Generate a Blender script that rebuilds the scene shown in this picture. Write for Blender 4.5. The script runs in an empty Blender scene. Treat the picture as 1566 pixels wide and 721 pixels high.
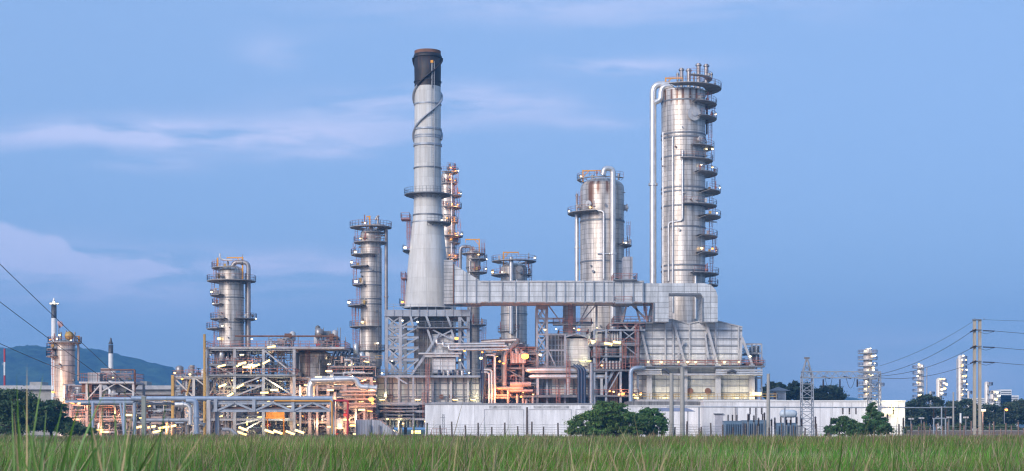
import bpy, math, random
import numpy as np
from mathutils import Vector, Matrix
R = math.radians
sc = bpy.context.scene
col = sc.collection
F, HV, CH = 2500.0, 656.0, 1.7      # focal length in photo pixels, horizon row, eye height
def X(u, Y): return (u-783)*Y/F
def Z(v, Y): return CH+(HV-v)*Y/F
def P(u, v, Y): return Vector((X(u, Y), Y, Z(v, Y)))

# ------------------------------------------------------------------ materials
MATS = {}
def nodes(name):
    m = bpy.data.materials.new(name); m.use_nodes = True
    nt = m.node_tree; b = nt.nodes['Principled BSDF']
    return m, nt, b
def N(nt, typ, **kw):
    n = nt.nodes.new(typ)
    for k, v in kw.items():
        if k in n.inputs: n.inputs[k].default_value = v
        else: setattr(n, k, v)
    return n
def ramp(nt, stops):
    r = nt.nodes.new('ShaderNodeValToRGB')
    e = r.color_ramp.elements
    while len(e) < len(stops): e.new(0.5)
    for i, (p, c) in enumerate(stops):
        e[i].position = p; e[i].color = (*c, 1) if len(c) == 3 else c
    return r
def mixc(nt, fac, a, b, mode='MIX'):
    n = nt.nodes.new('ShaderNodeMix'); n.data_type = 'RGBA'; n.blend_type = mode
    for inp, val in ((n.inputs[0], fac), (n.inputs[6], a), (n.inputs[7], b)):
        if isinstance(val, bpy.types.NodeSocket): nt.links.new(val, inp)
        elif isinstance(val, (int, float)): inp.default_value = val
        else: inp.default_value = (*val, 1)
    return n.outputs[2]
def paint(name, c, rough=.5, metal=0., var=.25, scale=.8, dirt=None, dfac=.5, bump=0.0):
    """plain paint / metal with weathering noise and optional dirt colour in streaks"""
    if name in MATS: return MATS[name]
    m, nt, b = nodes(name); L = nt.links.new
    tc = N(nt, 'ShaderNodeTexCoord')
    no = N(nt, 'ShaderNodeTexNoise', Scale=scale, Detail=5.0, Roughness=.65); L(tc.outputs['Object'], no.inputs['Vector'])
    lo = tuple(x*(1-var) for x in c); hi = tuple(min(1, x*(1+var*.6)) for x in c)
    r = ramp(nt, [(.3, lo), (.7, hi)]); L(no.outputs[0], r.inputs[0])
    out = r.outputs[0]
    if dirt:
        mp = N(nt, 'ShaderNodeMapping'); mp.inputs['Scale'].default_value = (1.6, 1.6, .18); L(tc.outputs['Object'], mp.inputs[0])
        n2 = N(nt, 'ShaderNodeTexNoise', Scale=.7, Detail=6.0, Roughness=.7); L(mp.outputs[0], n2.inputs['Vector'])
        r2 = ramp(nt, [(.52, (0, 0, 0)), (.72, (dfac,)*3)]); L(n2.outputs[0], r2.inputs[0])
        out = mixc(nt, r2.outputs[0], out, dirt)
    L(out, b.inputs['Base Color'])
    b.inputs['Metallic'].default_value = metal; b.inputs['Roughness'].default_value = rough
    MATS[name] = m; return m
def clad(name, r, bw=1.9, bh=1.05, c=(.68, .625, .575), metal=.5, rough=.42, rust=.35, mort=.33, streak=.6, stains=()):
    """aluminium cladding sheets wrapped round a vessel of radius r"""
    if name in MATS: return MATS[name]
    m, nt, b = nodes(name); L = nt.links.new
    tc = N(nt, 'ShaderNodeTexCoord'); sx = N(nt, 'ShaderNodeSeparateXYZ'); L(tc.outputs['Object'], sx.inputs[0])
    at = N(nt, 'ShaderNodeMath', operation='ARCTAN2'); L(sx.outputs[1], at.inputs[0]); L(sx.outputs[0], at.inputs[1])
    mu = N(nt, 'ShaderNodeMath', operation='MULTIPLY'); L(at.outputs[0], mu.inputs[0]); mu.inputs[1].default_value = r
    cb = N(nt, 'ShaderNodeCombineXYZ'); L(mu.outputs[0], cb.inputs[0]); L(sx.outputs[2], cb.inputs[1])
    br = N(nt, 'ShaderNodeTexBrick'); L(cb.outputs[0], br.inputs['Vector'])
    br.offset = .0
    for k, v in (('Scale', 1.), ('Mortar Size', .035), ('Mortar Smooth', .3), ('Bias', 0.), ('Brick Width', bw), ('Row Height', bh)): br.inputs[k].default_value = v
    br.inputs['Color1'].default_value = (*(x*1.08 for x in c), 1); br.inputs['Color2'].default_value = (*(x*.88 for x in c), 1)
    br.inputs['Mortar'].default_value = (*(x*mort for x in c), 1)
    mp = N(nt, 'ShaderNodeMapping'); mp.inputs['Scale'].default_value = (1.3, .09, 1); L(cb.outputs[0], mp.inputs[0])
    n2 = N(nt, 'ShaderNodeTexNoise', Scale=1., Detail=6., Roughness=.65); L(mp.outputs[0], n2.inputs['Vector'])
    r2 = ramp(nt, [(.40, (streak, streak*.97, streak*.94)), (.60, (1.08, 1.08, 1.08))]); L(n2.outputs[0], r2.inputs[0])
    o1 = mixc(nt, 1., br.outputs[0], r2.outputs[0], 'MULTIPLY')
    r3 = ramp(nt, [(.62, (0, 0, 0)), (.78, (rust,)*3)]); 
    n3 = N(nt, 'ShaderNodeTexNoise', Scale=.6, Detail=8., Roughness=.75); L(mp.outputs[0], n3.inputs['Vector']); L(n3.outputs[0], r3.inputs[0])
    o2 = mixc(nt, r3.outputs[0], o1, (.28, .15, .09))
    for (sa, sd, z0_, z1_) in stains:      # rust run below a fitting: at angle sa, from z1 down to z0
        def m_(op, p, q=None, q2=None):
            n_ = N(nt, 'ShaderNodeMath', operation=op)
            for i_, v_ in enumerate((p, q, q2)):
                if v_ is None: continue
                if isinstance(v_, bpy.types.NodeSocket): L(v_, n_.inputs[i_])
                else: n_.inputs[i_].default_value = v_
            return n_.outputs[0]
        wob = m_('MULTIPLY', m_('SUBTRACT', n3.outputs[0], .5), R(sd)*1.5)
        aa = m_('DIVIDE', m_('SUBTRACT', m_('ADD', at.outputs[0], wob), R(sa)), R(sd))
        g_ = m_('EXPONENT', m_('MULTIPLY', m_('MULTIPLY', aa, aa), -1.))
        mr = N(nt, 'ShaderNodeMapRange'); L(sx.outputs[2], mr.inputs[0]); mr.inputs[1].default_value = z0_; mr.inputs[2].default_value = z1_
        up_ = m_('LESS_THAN', sx.outputs[2], z1_)
        f_ = m_('MINIMUM', m_('MULTIPLY', m_('MULTIPLY', g_, up_), m_('MULTIPLY', m_('MINIMUM', m_('MULTIPLY', mr.outputs[0], 2.4), 1.), m_('ADD', n3.outputs[0], .6))), .9)
        o2 = mixc(nt, f_, o2, (.17, .07, .035))
    L(o2, b.inputs['Base Color'])
    b.inputs['Metallic'].default_value = metal; b.inputs['Roughness'].default_value = rough
    bp = N(nt, 'ShaderNodeBump', Strength=.35, Distance=.03); 
    L(br.outputs['Fac'], bp.inputs['Height']); bp.invert = True
    L(bp.outputs[0], b.inputs['Normal'])
    MATS[name] = m; return m
def panels(name, c=(.52, .52, .50), bw=2.6, bh=1.9, metal=.1, rough=.5, off=0., dark=.35, streak=.35, patch=0.):
    """flat casing panels: sheet joints, weather streaks, worn patches"""
    if name in MATS: return MATS[name]
    m, nt, b = nodes(name); L = nt.links.new
    tc = N(nt, 'ShaderNodeTexCoord'); sx = N(nt, 'ShaderNodeSeparateXYZ'); L(tc.outputs['Object'], sx.inputs[0])
    ad = N(nt, 'ShaderNodeMath', operation='ADD'); L(sx.outputs[0], ad.inputs[0]); L(sx.outputs[1], ad.inputs[1])
    cb = N(nt, 'ShaderNodeCombineXYZ'); L(ad.outputs[0], cb.inputs[0]); L(sx.outputs[2], cb.inputs[1])
    br = N(nt, 'ShaderNodeTexBrick'); L(cb.outputs[0], br.inputs['Vector']); br.offset = off
    for k, v in (('Scale', 1.), ('Mortar Size', .05), ('Mortar Smooth', .2), ('Bias', 0.), ('Brick Width', bw), ('Row Height', bh)): br.inputs[k].default_value = v
    br.inputs['Color1'].default_value = (*(x*1.05 for x in c), 1); br.inputs['Color2'].default_value = (*(x*.85 for x in c), 1)
    br.inputs['Mortar'].default_value = (*(x*dark for x in c), 1)
    mp = N(nt, 'ShaderNodeMapping'); mp.inputs['Scale'].default_value = (1.1, .14, 1); L(cb.outputs[0], mp.inputs[0])
    n2 = N(nt, 'ShaderNodeTexNoise', Scale=.9, Detail=7., Roughness=.7); L(mp.outputs[0], n2.inputs['Vector'])
    r2 = ramp(nt, [(.40, (1-streak,)*3), (.62, (1.05, 1.05, 1.05))]); L(n2.outputs[0], r2.inputs[0])
    o = mixc(nt, 1., br.outputs[0], r2.outputs[0], 'MULTIPLY')
    n3 = N(nt, 'ShaderNodeTexNoise', Scale=.35, Detail=7., Roughness=.75); L(cb.outputs[0], n3.inputs['Vector'])
    r3 = ramp(nt, [(.60, (0, 0, 0)), (.66, (patch,)*3)]); L(n3.outputs[0], r3.inputs[0])
    o = mixc(nt, r3.outputs[0], o, (.2, .2, .21))
    L(o, b.inputs['Base Color']); b.inputs['Metallic'].default_value = metal; b.inputs['Roughness'].default_value = rough
    MATS[name] = m; return m
def glow(name, c, s):
    if name in MATS: return MATS[name]
    m, nt, b = nodes(name)
    b.inputs['Base Color'].default_value = (*c, 1)
    b.inputs['Emission Color'].default_value = (*c, 1); b.inputs['Emission Strength'].default_value = s
    MATS[name] = m; return m

STEEL = paint('grey_steel', (.33, .37, .43), .45, .2, .25, .5, dirt=(.22, .15, .12), dfac=.5)
STEELW = paint('pale_steel', (.50, .50, .51), .45, .1, .22, .6, dirt=(.26, .17, .13), dfac=.6)
STEELP = paint('weathered_pinkish_steel', (.38, .31, .30), .5, .1, .3, .7, dirt=(.3, .13, .09), dfac=.6)
DARK = paint('dark_steel', (.075, .08, .095), .5, .3, .4, .9)
MID = paint('mid_grey_steel', (.20, .215, .24), .5, .3, .35, .8, dirt=(.16, .09, .06))
RED = paint('red_oxide_steel', (.36, .15, .12), .55, 0., .35, 1.2)
REDS = paint('signal_red_paint', (.50, .035, .04), .45)
ORANGE = paint('orange_paint', (.75, .33, .03), .5, 0., .15)
YEL = paint('yellow_paint', (.45, .29, .08), .5, 0., .2)
ALU = paint('pipe_aluminium', (.78, .76, .74), .34, .65, .2, .6, dirt=(.3, .2, .14), dfac=.35)
ALUD = paint('dull_pipe_lagging', (.36, .34, .34), .42, .55, .3, .9, dirt=(.2, .1, .07), dfac=.6)
BLUEP = paint('blue_grey_pipe_paint', (.30, .38, .50), .4, .2, .2, .7)
NAVY = paint('dark_blue_pipe_paint', (.04, .065, .12), .4, .2, .2, .7)
WHITE = paint('white_render', (.80, .80, .82), .7, 0., .07, .25, dirt=(.40, .40, .40), dfac=.55)
CONC = paint('concrete', (.36, .35, .33), .85, 0., .25, .6, dirt=(.2, .19, .17))
CONCP = paint('pale_pole_concrete', (.44, .39, .32), .85, 0., .15, .8, dirt=(.25, .2, .15))
WOOD = paint('weathered_timber', (.13, .10, .085), .85, 0., .35, 1.5)
WHITEP = paint('white_paint', (.78, .78, .77), .45, 0., .08, .7)
BLUEB = paint('transformer_blue_paint', (.17, .26, .36), .45, .1, .15, .6)
PORC = paint('brown_glazed_porcelain', (.045, .025, .02), .25, 0., .2)
GRAT = paint('galvanised_grating', (.37, .35, .34), .6, .2, .3, 1., dirt=(.16, .09, .07), dfac=.6)
RUSTY = paint('rusted_steel', (.20, .10, .065), .8, .1, .4, .8)
ROOFG = paint('grey_roof_sheet', (.26, .27, .29), .6, .2, .2, .4)
CABLE = paint('black_cable', (.03, .03, .035), .6)
BROWN = paint('brown_concrete_wall', (.17, .13, .115), .85, 0., .4, .5)
GW = glow('cool_white_lamp_glass', (1., .84, .54), 2.2)
GY = glow('yellow_white_lamp_glass', (1., .66, .22), 1.9)
GO = glow('orange_sodium_lamp_glass', (1., .36, .07), 1.6)
GOH = glow('bright_orange_flood_glass', (1., .24, .03), 5)
PAN = panels('furnace_casing_panels', (.56, .56, .54), 2.6, 1.9, streak=.3, patch=.15)
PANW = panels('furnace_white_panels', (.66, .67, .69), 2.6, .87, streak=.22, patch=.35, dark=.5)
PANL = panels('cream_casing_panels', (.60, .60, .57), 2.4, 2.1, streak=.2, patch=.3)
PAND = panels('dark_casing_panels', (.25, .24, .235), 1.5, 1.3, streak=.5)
DUCT = panels('duct_panels', (.66, .68, .70), 2.55, 1.05, metal=.25, rough=.42, dark=.4, streak=.28, patch=.3)
RACK = paint('rack_steel', (.37, .38, .41), .5, .1, .3, .7, dirt=(.22, .13, .10), dfac=.7)
WALLM = panels('white_wall_render', (.80, .80, .82), 6.1, 30, metal=0., rough=.75, dark=.72, streak=.20, patch=.12)

# ------------------------------------------------------------------ mesh builder
ORG = {}
class MB:
    def __init__(s): s.v = []; s.f = []; s.sm = []
    def add(s, vs, fs, smooth=False):
        b = len(s.v); s.v.extend(tuple(p) for p in vs)
        for f in fs: s.f.append(tuple(b+i for i in f)); s.sm.append(smooth)
        return s
    def box(s, x0, x1, y0, y1, z0, z1):
        return s.add([(x0,y0,z0),(x1,y0,z0),(x1,y1,z0),(x0,y1,z0),(x0,y0,z1),(x1,y0,z1),(x1,y1,z1),(x0,y1,z1)],
                     [(0,3,2,1),(4,5,6,7),(0,1,5,4),(1,2,6,5),(2,3,7,6),(3,0,4,7)])
    def bar(s, p, q, w, h=None):
        p = Vector(p); q = Vector(q); d = (q-p)
        if d.length < 1e-6: return s
        d.normalize(); up = Vector((0,0,1)) if abs(d.z) < .95 else Vector((0,1,0))
        a = d.cross(up).normalized(); b = a.cross(d); h = h or w
        a = a*w/2; b = b*h/2
        vs = [p-a-b, p+a-b, p+a+b, p-a+b, q-a-b, q+a-b, q+a+b, q-a+b]
        return s.add(vs, [(0,1,2,3),(4,7,6,5),(0,4,5,1),(1,5,6,2),(2,6,7,3),(3,7,4,0)])
    def ibeam(s, p, q, w, h):
        """rolled H section: two flanges and a web"""
        p = Vector(p); q = Vector(q); d = (q-p).normalized(); up = Vector((0,0,1)) if abs(d.z) < .95 else Vector((0,1,0))
        a = d.cross(up).normalized(); b = a.cross(d)
        s.bar(p+b*h*.44, q+b*h*.44, w, h*.12); s.bar(p-b*h*.44, q-b*h*.44, w, h*.12)
        return s.bar(p, q, w*.22, h*.76)
    def tube(s, pts, r, n=10, caps=True):
        pts = [Vector(p) for p in pts]; rings = []
        rs = r if isinstance(r, (list, tuple)) else [r]*len(pts)
        prev = None
        for i, p in enumerate(pts):
            t = (pts[min(i+1, len(pts)-1)]-pts[max(i-1, 0)]).normalized()
            if prev is None:
                up = Vector((0,0,1)) if abs(t.z) < .9 else Vector((0,1,0))
                a = t.cross(up).normalized()
            else:
                a = (prev-t*prev.dot(t))
                a = a.normalized() if a.length > 1e-5 else t.orthogonal().normalized()
            prev = a; b = t.cross(a)
            rings.append([p+(a*math.cos(2*math.pi*k/n)+b*math.sin(2*math.pi*k/n))*rs[i] for k in range(n)])
        vs = [v for rg in rings for v in rg]; fs = []
        for i in range(len(pts)-1):
            for k in range(n):
                fs.append((i*n+k, i*n+(k+1)%n, (i+1)*n+(k+1)%n, (i+1)*n+k))
        s.add(vs, fs, True)
        if caps:
            s.add(rings[0], [tuple(range(n-1, -1, -1))]); s.add(rings[-1], [tuple(range(n))])
        return s
    def lathe(s, cx, cy, prof, n=40, smooth=True, a0=0., a1=360.):
        full = abs(a1-a0) >= 359.9; m = n if full else n+1
        vs = []; fs = []
        for (r, z) in prof:
            for k in range(m):
                a = R(a0+(a1-a0)*k/n); vs.append((cx+r*math.cos(a), cy+r*math.sin(a), z))
        for i in range(len(prof)-1):
            for k in range(n):
                k2 = (k+1) % m
                fs.append((i*m+k, i*m+k2, (i+1)*m+k2, (i+1)*m+k))
        return s.add(vs, fs, smooth)
    def cyl(s, cx, cy, r, z0, z1, n=16):
        s.lathe(cx, cy, [(r, z0), (r, z1)], n)
        s.lathe(cx, cy, [(r, z1), (0.001, z1)], n, False); return s.lathe(cx, cy, [(0.001, z0), (r, z0)], n, False)
    def ball(s, c, r, n=10, m=6, sz=1.):
        prof = [(max(.001, r*math.cos(a)), c[2]+r*sz*math.sin(a)) for a in [math.pi*(i/m-.5) for i in range(m+1)]]
        return s.lathe(c[0], c[1], prof, n)
    def poly(s, pts2, y0, y1):
        """outline in x,z given depth"""
        n = len(pts2)
        vs = [(x, y0, z) for x, z in pts2]+[(x, y1, z) for x, z in pts2]
        fs = [tuple(range(n)), tuple(range(2*n-1, n-1, -1))]+[(i, n+i, n+(i+1) % n, (i+1) % n) for i in range(n)]
        return s.add(vs, fs)
    def build(s, name, mat, parent=None):
        if not s.v: return None
        o_ = ORG.get(parent.name, Vector((0,0,0))) if parent else Vector((0,0,0))
        me = bpy.data.meshes.new(name)
        va = np.array(s.v, dtype=np.float32)-np.array(o_[:], dtype=np.float32)
        me.from_pydata(va.tolist(), [], s.f)
        me.polygons.foreach_set('use_smooth', s.sm)
        me.materials.append(mat); me.update()
        o = bpy.data.objects.new(name, me); col.objects.link(o)
        if parent: o.parent = parent; ORG[o.name] = o_
        return o
def tag(o, label, cat, group=None, kind=None):
    if label: o['label'] = label
    if cat: o['category'] = cat
    if group: o['group'] = group
    if kind or cat: o['kind'] = kind or 'thing'
    return o
def T(name, label, cat, u, Y, group=None, z=0.):
    o = bpy.data.objects.new(name, None); col.objects.link(o); o.empty_display_size = .5
    o.location = (X(u, Y), Y, z); ORG[o.name] = Vector(o.location)
    return tag(o, label, cat, group)
def mesh_thing(name, mb, mat, label, cat, group=None):
    xs = np.array(mb.v); c = Vector(((xs[:,0].min()+xs[:,0].max())/2, (xs[:,1].min()+xs[:,1].max())/2, xs[:,2].min()))
    mb.v = [(a-c.x, b-c.y, d-c.z) for a, b, d in mb.v]
    o = mb.build(name, mat); o.location = c
    return tag(o, label, cat, group)

def rnd(pts, rad):
    """polyline with its corners rounded into bends"""
    pts = [Vector(p) for p in pts]; out = [pts[0]]
    for i in range(1, len(pts)-1):
        a, b, c = pts[i-1], pts[i], pts[i+1]
        d1 = (a-b); d2 = (c-b); r = min(rad, d1.length*.48, d2.length*.48)
        p = b+d1.normalized()*r; q = b+d2.normalized()*r
        for k in range(6):
            t = k/5; out.append(p*(1-t)**2+b*2*t*(1-t)+q*t*t)
    out.append(pts[-1]); return out
def pipe(par, pts, r, mat=None, name='pipe', bend=None, n=10, flanges=False):
    pts = [Vector(p) for p in pts]
    mb = MB().tube(rnd(pts, bend or r*3), r, n)
    if flanges:
        for a, b in zip(pts[:-1], pts[1:]):
            d = b-a
            if d.length > 6*r:
                m = a+d*.5; t = d.normalized()
                mb.tube([m-t*r*.35, m+t*r*.35], r*1.35, n)
    return mb.build(name, mat or ALU, par)
def member(par, name, p, q, w, mat, h=None): return MB().bar(p, q, w, h).build(name, mat, par)
def hbeam(par, name, p, q, w, h, mat): return MB().ibeam(p, q, w, h).build(name, mat, par)
def railing(par, pts, mat=RED, h=1.1, closed=False, t=.07, gap=1.6):
    mb = MB(); pts = [Vector(p) for p in pts]
    if closed: pts = pts+[pts[0]]
    for a, b in zip(pts[:-1], pts[1:]):
        for k in (h, h*.55): mb.bar(a+Vector((0,0,k)), b+Vector((0,0,k)), t)
        n = max(1, round((b-a).length/gap))
        for i in range(n+1):
            p = a.lerp(b, i/n); mb.bar(p, p+Vector((0,0,h)), t)
    return mb.build('railing', mat, par)
def ladder(par, x, y, z0, z1, mat=RED, cage=True, w=.55, side=-1, name='ladder'):
    mb = MB()
    for sx in (-w/2, w/2): mb.bar((x+sx, y, z0), (x+sx, y, z1), .09)
    z = z0+.3
    while z < z1: mb.bar((x-w/2, y, z), (x+w/2, y, z), .04); z += .5
    o = mb.build(name, mat, par)
    if cage and z1-z0 > 3:
        c = MB(); z = z0+2.2; rr = .4
        pts = [(x-rr*.9, y), (x-rr, y+side*.5), (x, y+side*.85), (x+rr, y+side*.5), (x+rr*.9, y)]
        while z <= z1+.9:
            for a, b in zip(pts[:-1], pts[1:]): c.bar((a[0], a[1], z), (b[0], b[1], z), .045)
            z += 1.3
        for a in pts[1:-1]: c.bar((a[0], a[1], z0+2.2), (a[0], a[1], z1+.9), .05)
        c.build('cage', mat, o)
    return o
def lamp(par, p, mat=GW, r=.3, name='lamp'):
    """bulkhead lamp: bracket and cowl with a glass globe below"""
    p = Vector(p); r = r*.68
    h = MB().bar(p+Vector((0, .5, .5)), p+Vector((0, 0, r+.05)), .07).lathe(p.x, p.y, [(.001, p.z+r+.15), (r*.8, p.z+r*.75), (r*.85, p.z+r*.5)], 10).build(name, MID, par)
    MB().ball(p, r, 10, 6, .8).build('globe', mat, h)
    return h
def tubelamp(par, p, l=1.6, mat=GY, r=.16, tilt=0.):
    p = Vector(p); d = Vector((math.cos(tilt), 0, math.sin(tilt)))*l/2
    h = MB().bar(p-d+Vector((0,.05,.22)), p+d+Vector((0,.05,.22)), .34, .1).bar(p+Vector((0,.05,.25)), p+Vector((0,.05,.8)), .07).build('lamp', MID, par)
    MB().tube([p-d, p+d], r, 8).build('tube', mat, h); return h
def plight(par, p, c, W, r=.4):
    l = bpy.data.lights.new('lamp_light', 'POINT'); l.color = c; l.energy = W*(.21 if c[1] < .7 else .17); l.shadow_soft_size = r
    o = bpy.data.objects.new('lamp_light', l); col.objects.link(o); o.parent = par
    o.location = Vector(p)-ORG.get(par.name, Vector((0,0,0))); return o
def deck(par, x0, x1, y0, y1, z, mat=MID, t=.22, rail=RED, sides='fblr', name='platform', rh=1.1):
    o = MB().box(x0, x1, y0, y1, z-t, z).build(name, mat, par)
    if rail:
        a, b, c, d = (x0, y0, z), (x1, y0, z), (x1, y1, z), (x0, y1, z)
        mb = MB()
        for key, p, q in (('f', a, b), ('r', b, c), ('b', c, d), ('l', d, a)):
            if key not in sides: continue
            p = Vector(p); q = Vector(q)
            for k in (rh, rh*.55): mb.bar(p+Vector((0,0,k)), q+Vector((0,0,k)), .07)
            n = max(1, round((q-p).length/1.7))
            for i in range(n+1):
                w = p.lerp(q, i/n); mb.bar(w, w+Vector((0,0,rh)), .07)
        mb.build('railing', rail, o)
    return o
def frame(par, xs, ys, zs, w, mat=STEEL, braces=(), z0=0., beams=True, posts=True, bm=None):
    """steel frame: posts on the xs*ys grid, beams at each level, braces (bay, z_low, z_high, kind, row)"""
    zt = zs[-1]; bm = bm or mat
    if posts:
        for x in xs:
            for y in ys: hbeam(par, 'post', (x, y, z0), (x, y, zt), w, w, mat)
    if beams:
        for z in zs:
            for y in ys: hbeam(par, 'beam', (xs[0], y, z-w*.4), (xs[-1], y, z-w*.4), w*.7, w*.85, bm)
            for x in xs:
                for a, b in zip(ys[:-1], ys[1:]): hbeam(par, 'cross_beam', (x, a, z-w*.45), (x, b, z-w*.45), w*.6, w*.7, bm)
    for (i, za, zb, k, row) in braces:
        y = ys[row]-w*.12*(1 if row == 0 else -1); a, b = xs[i], xs[i+1]
        if k in '/X': member(par, 'brace', (a, y, za), (b, y, zb), w*.5, mat)
        if k in '\\X': member(par, 'brace', (a, y-(.02 if k != 'X' else w*.3), zb), (b, y-(.02 if k != 'X' else w*.3), za), w*.5, mat)
        if k == 'A':
            member(par, 'brace', (a, y, za), ((a+b)/2, y, zb), w*.5, mat); member(par, 'brace', ((a+b)/2, y, zb), (b, y, za), w*.5, mat)
        if k == 'V':
            member(par, 'brace', (a, y, zb), ((a+b)/2, y, za), w*.5, mat); member(par, 'brace', ((a+b)/2, y, za), (b, y, zb), w*.5, mat)

# ------------------------------------------------------------------ columns
def column(name, label, cat, u, Y, hw, vtop, mat=None, dome=.5, bands=(), plats=(), ladders=(), pipes=(), davits=(),
           lamps=(), discs=(), vents=(), bodies=None, rail=RED, group=None, n=44, deckmat=None, lm=GW, z0=0., bandw=.22, rustm=.35, stains=(), bandmat=MID, lr=.3):
    s = Y/F; t = T(name, label, cat, u, Y, group); cx, cy = X(u, Y), Y; r = hw*s; zt = Z(vtop, Y); deckmat = deckmat or GRAT; rc = random.Random(int(u))
    mat = mat or clad('cladding_'+name+'_%d' % int(u), r, rust=rustm, stains=stains)
    if bodies:
        prof = [(h*s, Z(v, Y)) for h, v in bodies]; prof = [(prof[0][0], z0)]+prof
    else: prof = [(r, z0), (r, zt-r*dome)]
    rt = prof[-1][0]; zc = prof[-1][1]
    sh = MB().lathe(cx, cy, prof, n)
    sh.lathe(cx, cy, [(max(.001, rt*math.cos(a)), zc+rt*dome*math.sin(a)) for a in [math.pi/2*i/7 for i in range(8)]], n)
    sh.build('shell', mat, t)
    def rad(z):
        for (ra, za), (rb, zb) in zip(prof[:-1], prof[1:]):
            if za <= z <= zb: return ra+(rb-ra)*(z-za)/max(zb-za, 1e-6)
        return rt
    for v in bands:
        z = Z(v, Y); rr = rad(z)
        MB().lathe(cx, cy, [(rr, z-bandw/2), (rr+.12, z-bandw/2), (rr+.12, z+bandw/2), (rr, z+bandw/2)], n, False).build('stiffening_ring', bandmat, t)
    for pl in plats:
        v, uL, uR = pl[:3]; z = Z(v, Y); rr = rad(z); a, b = (uL-u)*s, (uR-u)*s
        Ro = max(abs(a), abs(b), rr+.7)
        full = a < -rr and b > rr
        if full: a0, a1 = 0, 360
        elif abs(b) >= abs(a): a0 = -math.degrees(math.acos(max(-1, min(1, a/Ro)))); a1 = 55
        else: a1 = 360-math.degrees(math.acos(max(-1, min(1, b/Ro)))); a0 = 125
        k = max(6, int(abs(a1-a0)/12))
        mb = MB(); ri = rr+.02
        mb.lathe(cx, cy, [(ri, z), (Ro, z), (Ro, z-.14), (ri, z-.14), (ri, z)], k, False, a0, a1)
        for i in range(0, k+1, 2):
            q = R(a0+(a1-a0)*i/k); c_, s_ = math.cos(q), math.sin(q)
            mb.bar((cx+c_*rr, cy+s_*rr, z-.6), (cx+c_*Ro, cy+s_*Ro, z-.14), .08)
        po = mb.build('platform', deckmat, t)
        pts = [(cx+Ro*math.cos(R(a0+(a1-a0)*i/k)), cy+Ro*math.sin(R(a0+(a1-a0)*i/k)), z) for i in range(k+1)]
        railing(po, pts, rail, gap=2., t=.05)
        for _ in range(rc.choice((1, 2, 2, 3))):
            q = R(rc.uniform(max(a0, -120) if not full else 200, min(a1, 20) if not full and a1 < 180 else (a1 if not full else 340))); rm = rc.uniform(rr+.3, Ro-.2); px_, py_ = cx+rm*math.cos(q), cy+rm*math.sin(q)
            if rc.random() < .5: MB().box(px_-.25, px_+.25, py_-.2, py_+.2, z+.3, z+rc.uniform(.8, 1.3)).bar((px_, py_, z), (px_, py_, z+.35), .1).build('instrument_box', rc.choice((STEELW, MID, STEELP, YEL)), t)
            else: MB().tube([(px_, py_, z), (px_, py_, z+rc.uniform(1., 2.4))], .1, 6).tube([(px_-.25, py_, z+.7), (px_+.25, py_, z+.7)], .16, 8).build('valve', rc.choice((ALUD, MID, RED)), t)
    for _ in range(9):
        zz = rc.uniform(zt-r*dome-.5-min(30, zt*.6), zt-r*dome-.8); q = R(rc.uniform(200, 345)); rr = rad(zz); c_, s_ = math.cos(q), math.sin(q); rn_ = rc.choice((.14, .2, .3))
        MB().tube([(cx+c_*(rr-.1), cy+s_*(rr-.1), zz), (cx+c_*(rr+.45), cy+s_*(rr+.45), zz)], rn_*.6, 8).tube([(cx+c_*(rr+.35), cy+s_*(rr+.35), zz), (cx+c_*(rr+.48), cy+s_*(rr+.48), zz)], rn_, 10).build('nozzle', rc.choice((ALUD, MID, RUSTY)), t)
    def front(uu, ex=.35):
        x = (uu-u)*s
        return cy-math.sqrt(max(0, r*r-x*x))-ex if abs(x) < r else cy
    for l in ladders:
        uu, va, vb = l[:3]; ladder(t, X(uu, Y), front(uu, .3), Z(vb, Y), Z(va, Y), l[3] if len(l) > 3 else RED)
    for pp in pipes:
        pts, rp = pp[:2]; m = pp[2] if len(pp) > 2 else ALU; dy = pp[3] if len(pp) > 3 else None
        W = [Vector((X(a, Y), (cy+dy) if dy is not None else front(a, rp*s+.15), Z(b, Y))) for a, b in pts]
        pipe(t, W, rp*s, m, 'pipe', bend=max(rp*s*2.6, .6), flanges=rp > 2)
    for (uu, va, vb, u2) in davits:
        y = cy-r*.3; p = Vector((X(uu, Y), y, Z(vb, Y))); q = Vector((X(uu, Y), y, Z(va, Y))); e = Vector((X(u2, Y), y, Z(va, Y)))
        mb = MB().bar(p, q, .28).bar(q-Vector((0,0,.14)), e-Vector((0,0,.14)), .24).bar(q-Vector((0,0,1.5)), q.lerp(e, .35)-Vector((0,0,.2)), .14)
        mb.bar(e, e-Vector((0,0,.9)), .08); mb.build('davit', ORANGE, t)
    for lp in lamps:
        uu, v = lp[:2]; x = X(uu, Y)
        lamp(t, (x, front(uu, .9) if abs(x-cx) < r else cy-.6, Z(v, Y)), lp[2] if len(lp) > 2 else lm, lp[3] if len(lp) > 3 else lr)
    for (uu, v, rp) in discs:
        x = X(uu, Y); z = Z(v, Y); yy = front(uu, 0.)
        d = Vector((x-cx, yy-cy, 0)).normalized() if abs(x-cx) < r else Vector((1 if x > cx else -1, 0, 0))
        c0 = Vector((cx, cy, z))+d*(r-.4)
        MB().tube([c0, c0+d*.9], rp*s*.75, 20).tube([c0+d*.9, c0+d*1.1], rp*s, 20).tube([c0+d*1.1, c0+d*1.3], rp*s*.35, 14).build('manway', STEELW, t)
    for (uu, va, vb, rp) in vents:
        x = X(uu, Y); MB().tube([(x, cy-.3, Z(vb, Y)), (x, cy-.3, Z(va, Y))], rp*s, 10).tube([(x, cy-.3, Z(va, Y)-.5), (x, cy-.3, Z(va, Y)-.25)], rp*s*1.5, 10).build('vent', ALUD, t)
    return t
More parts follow.
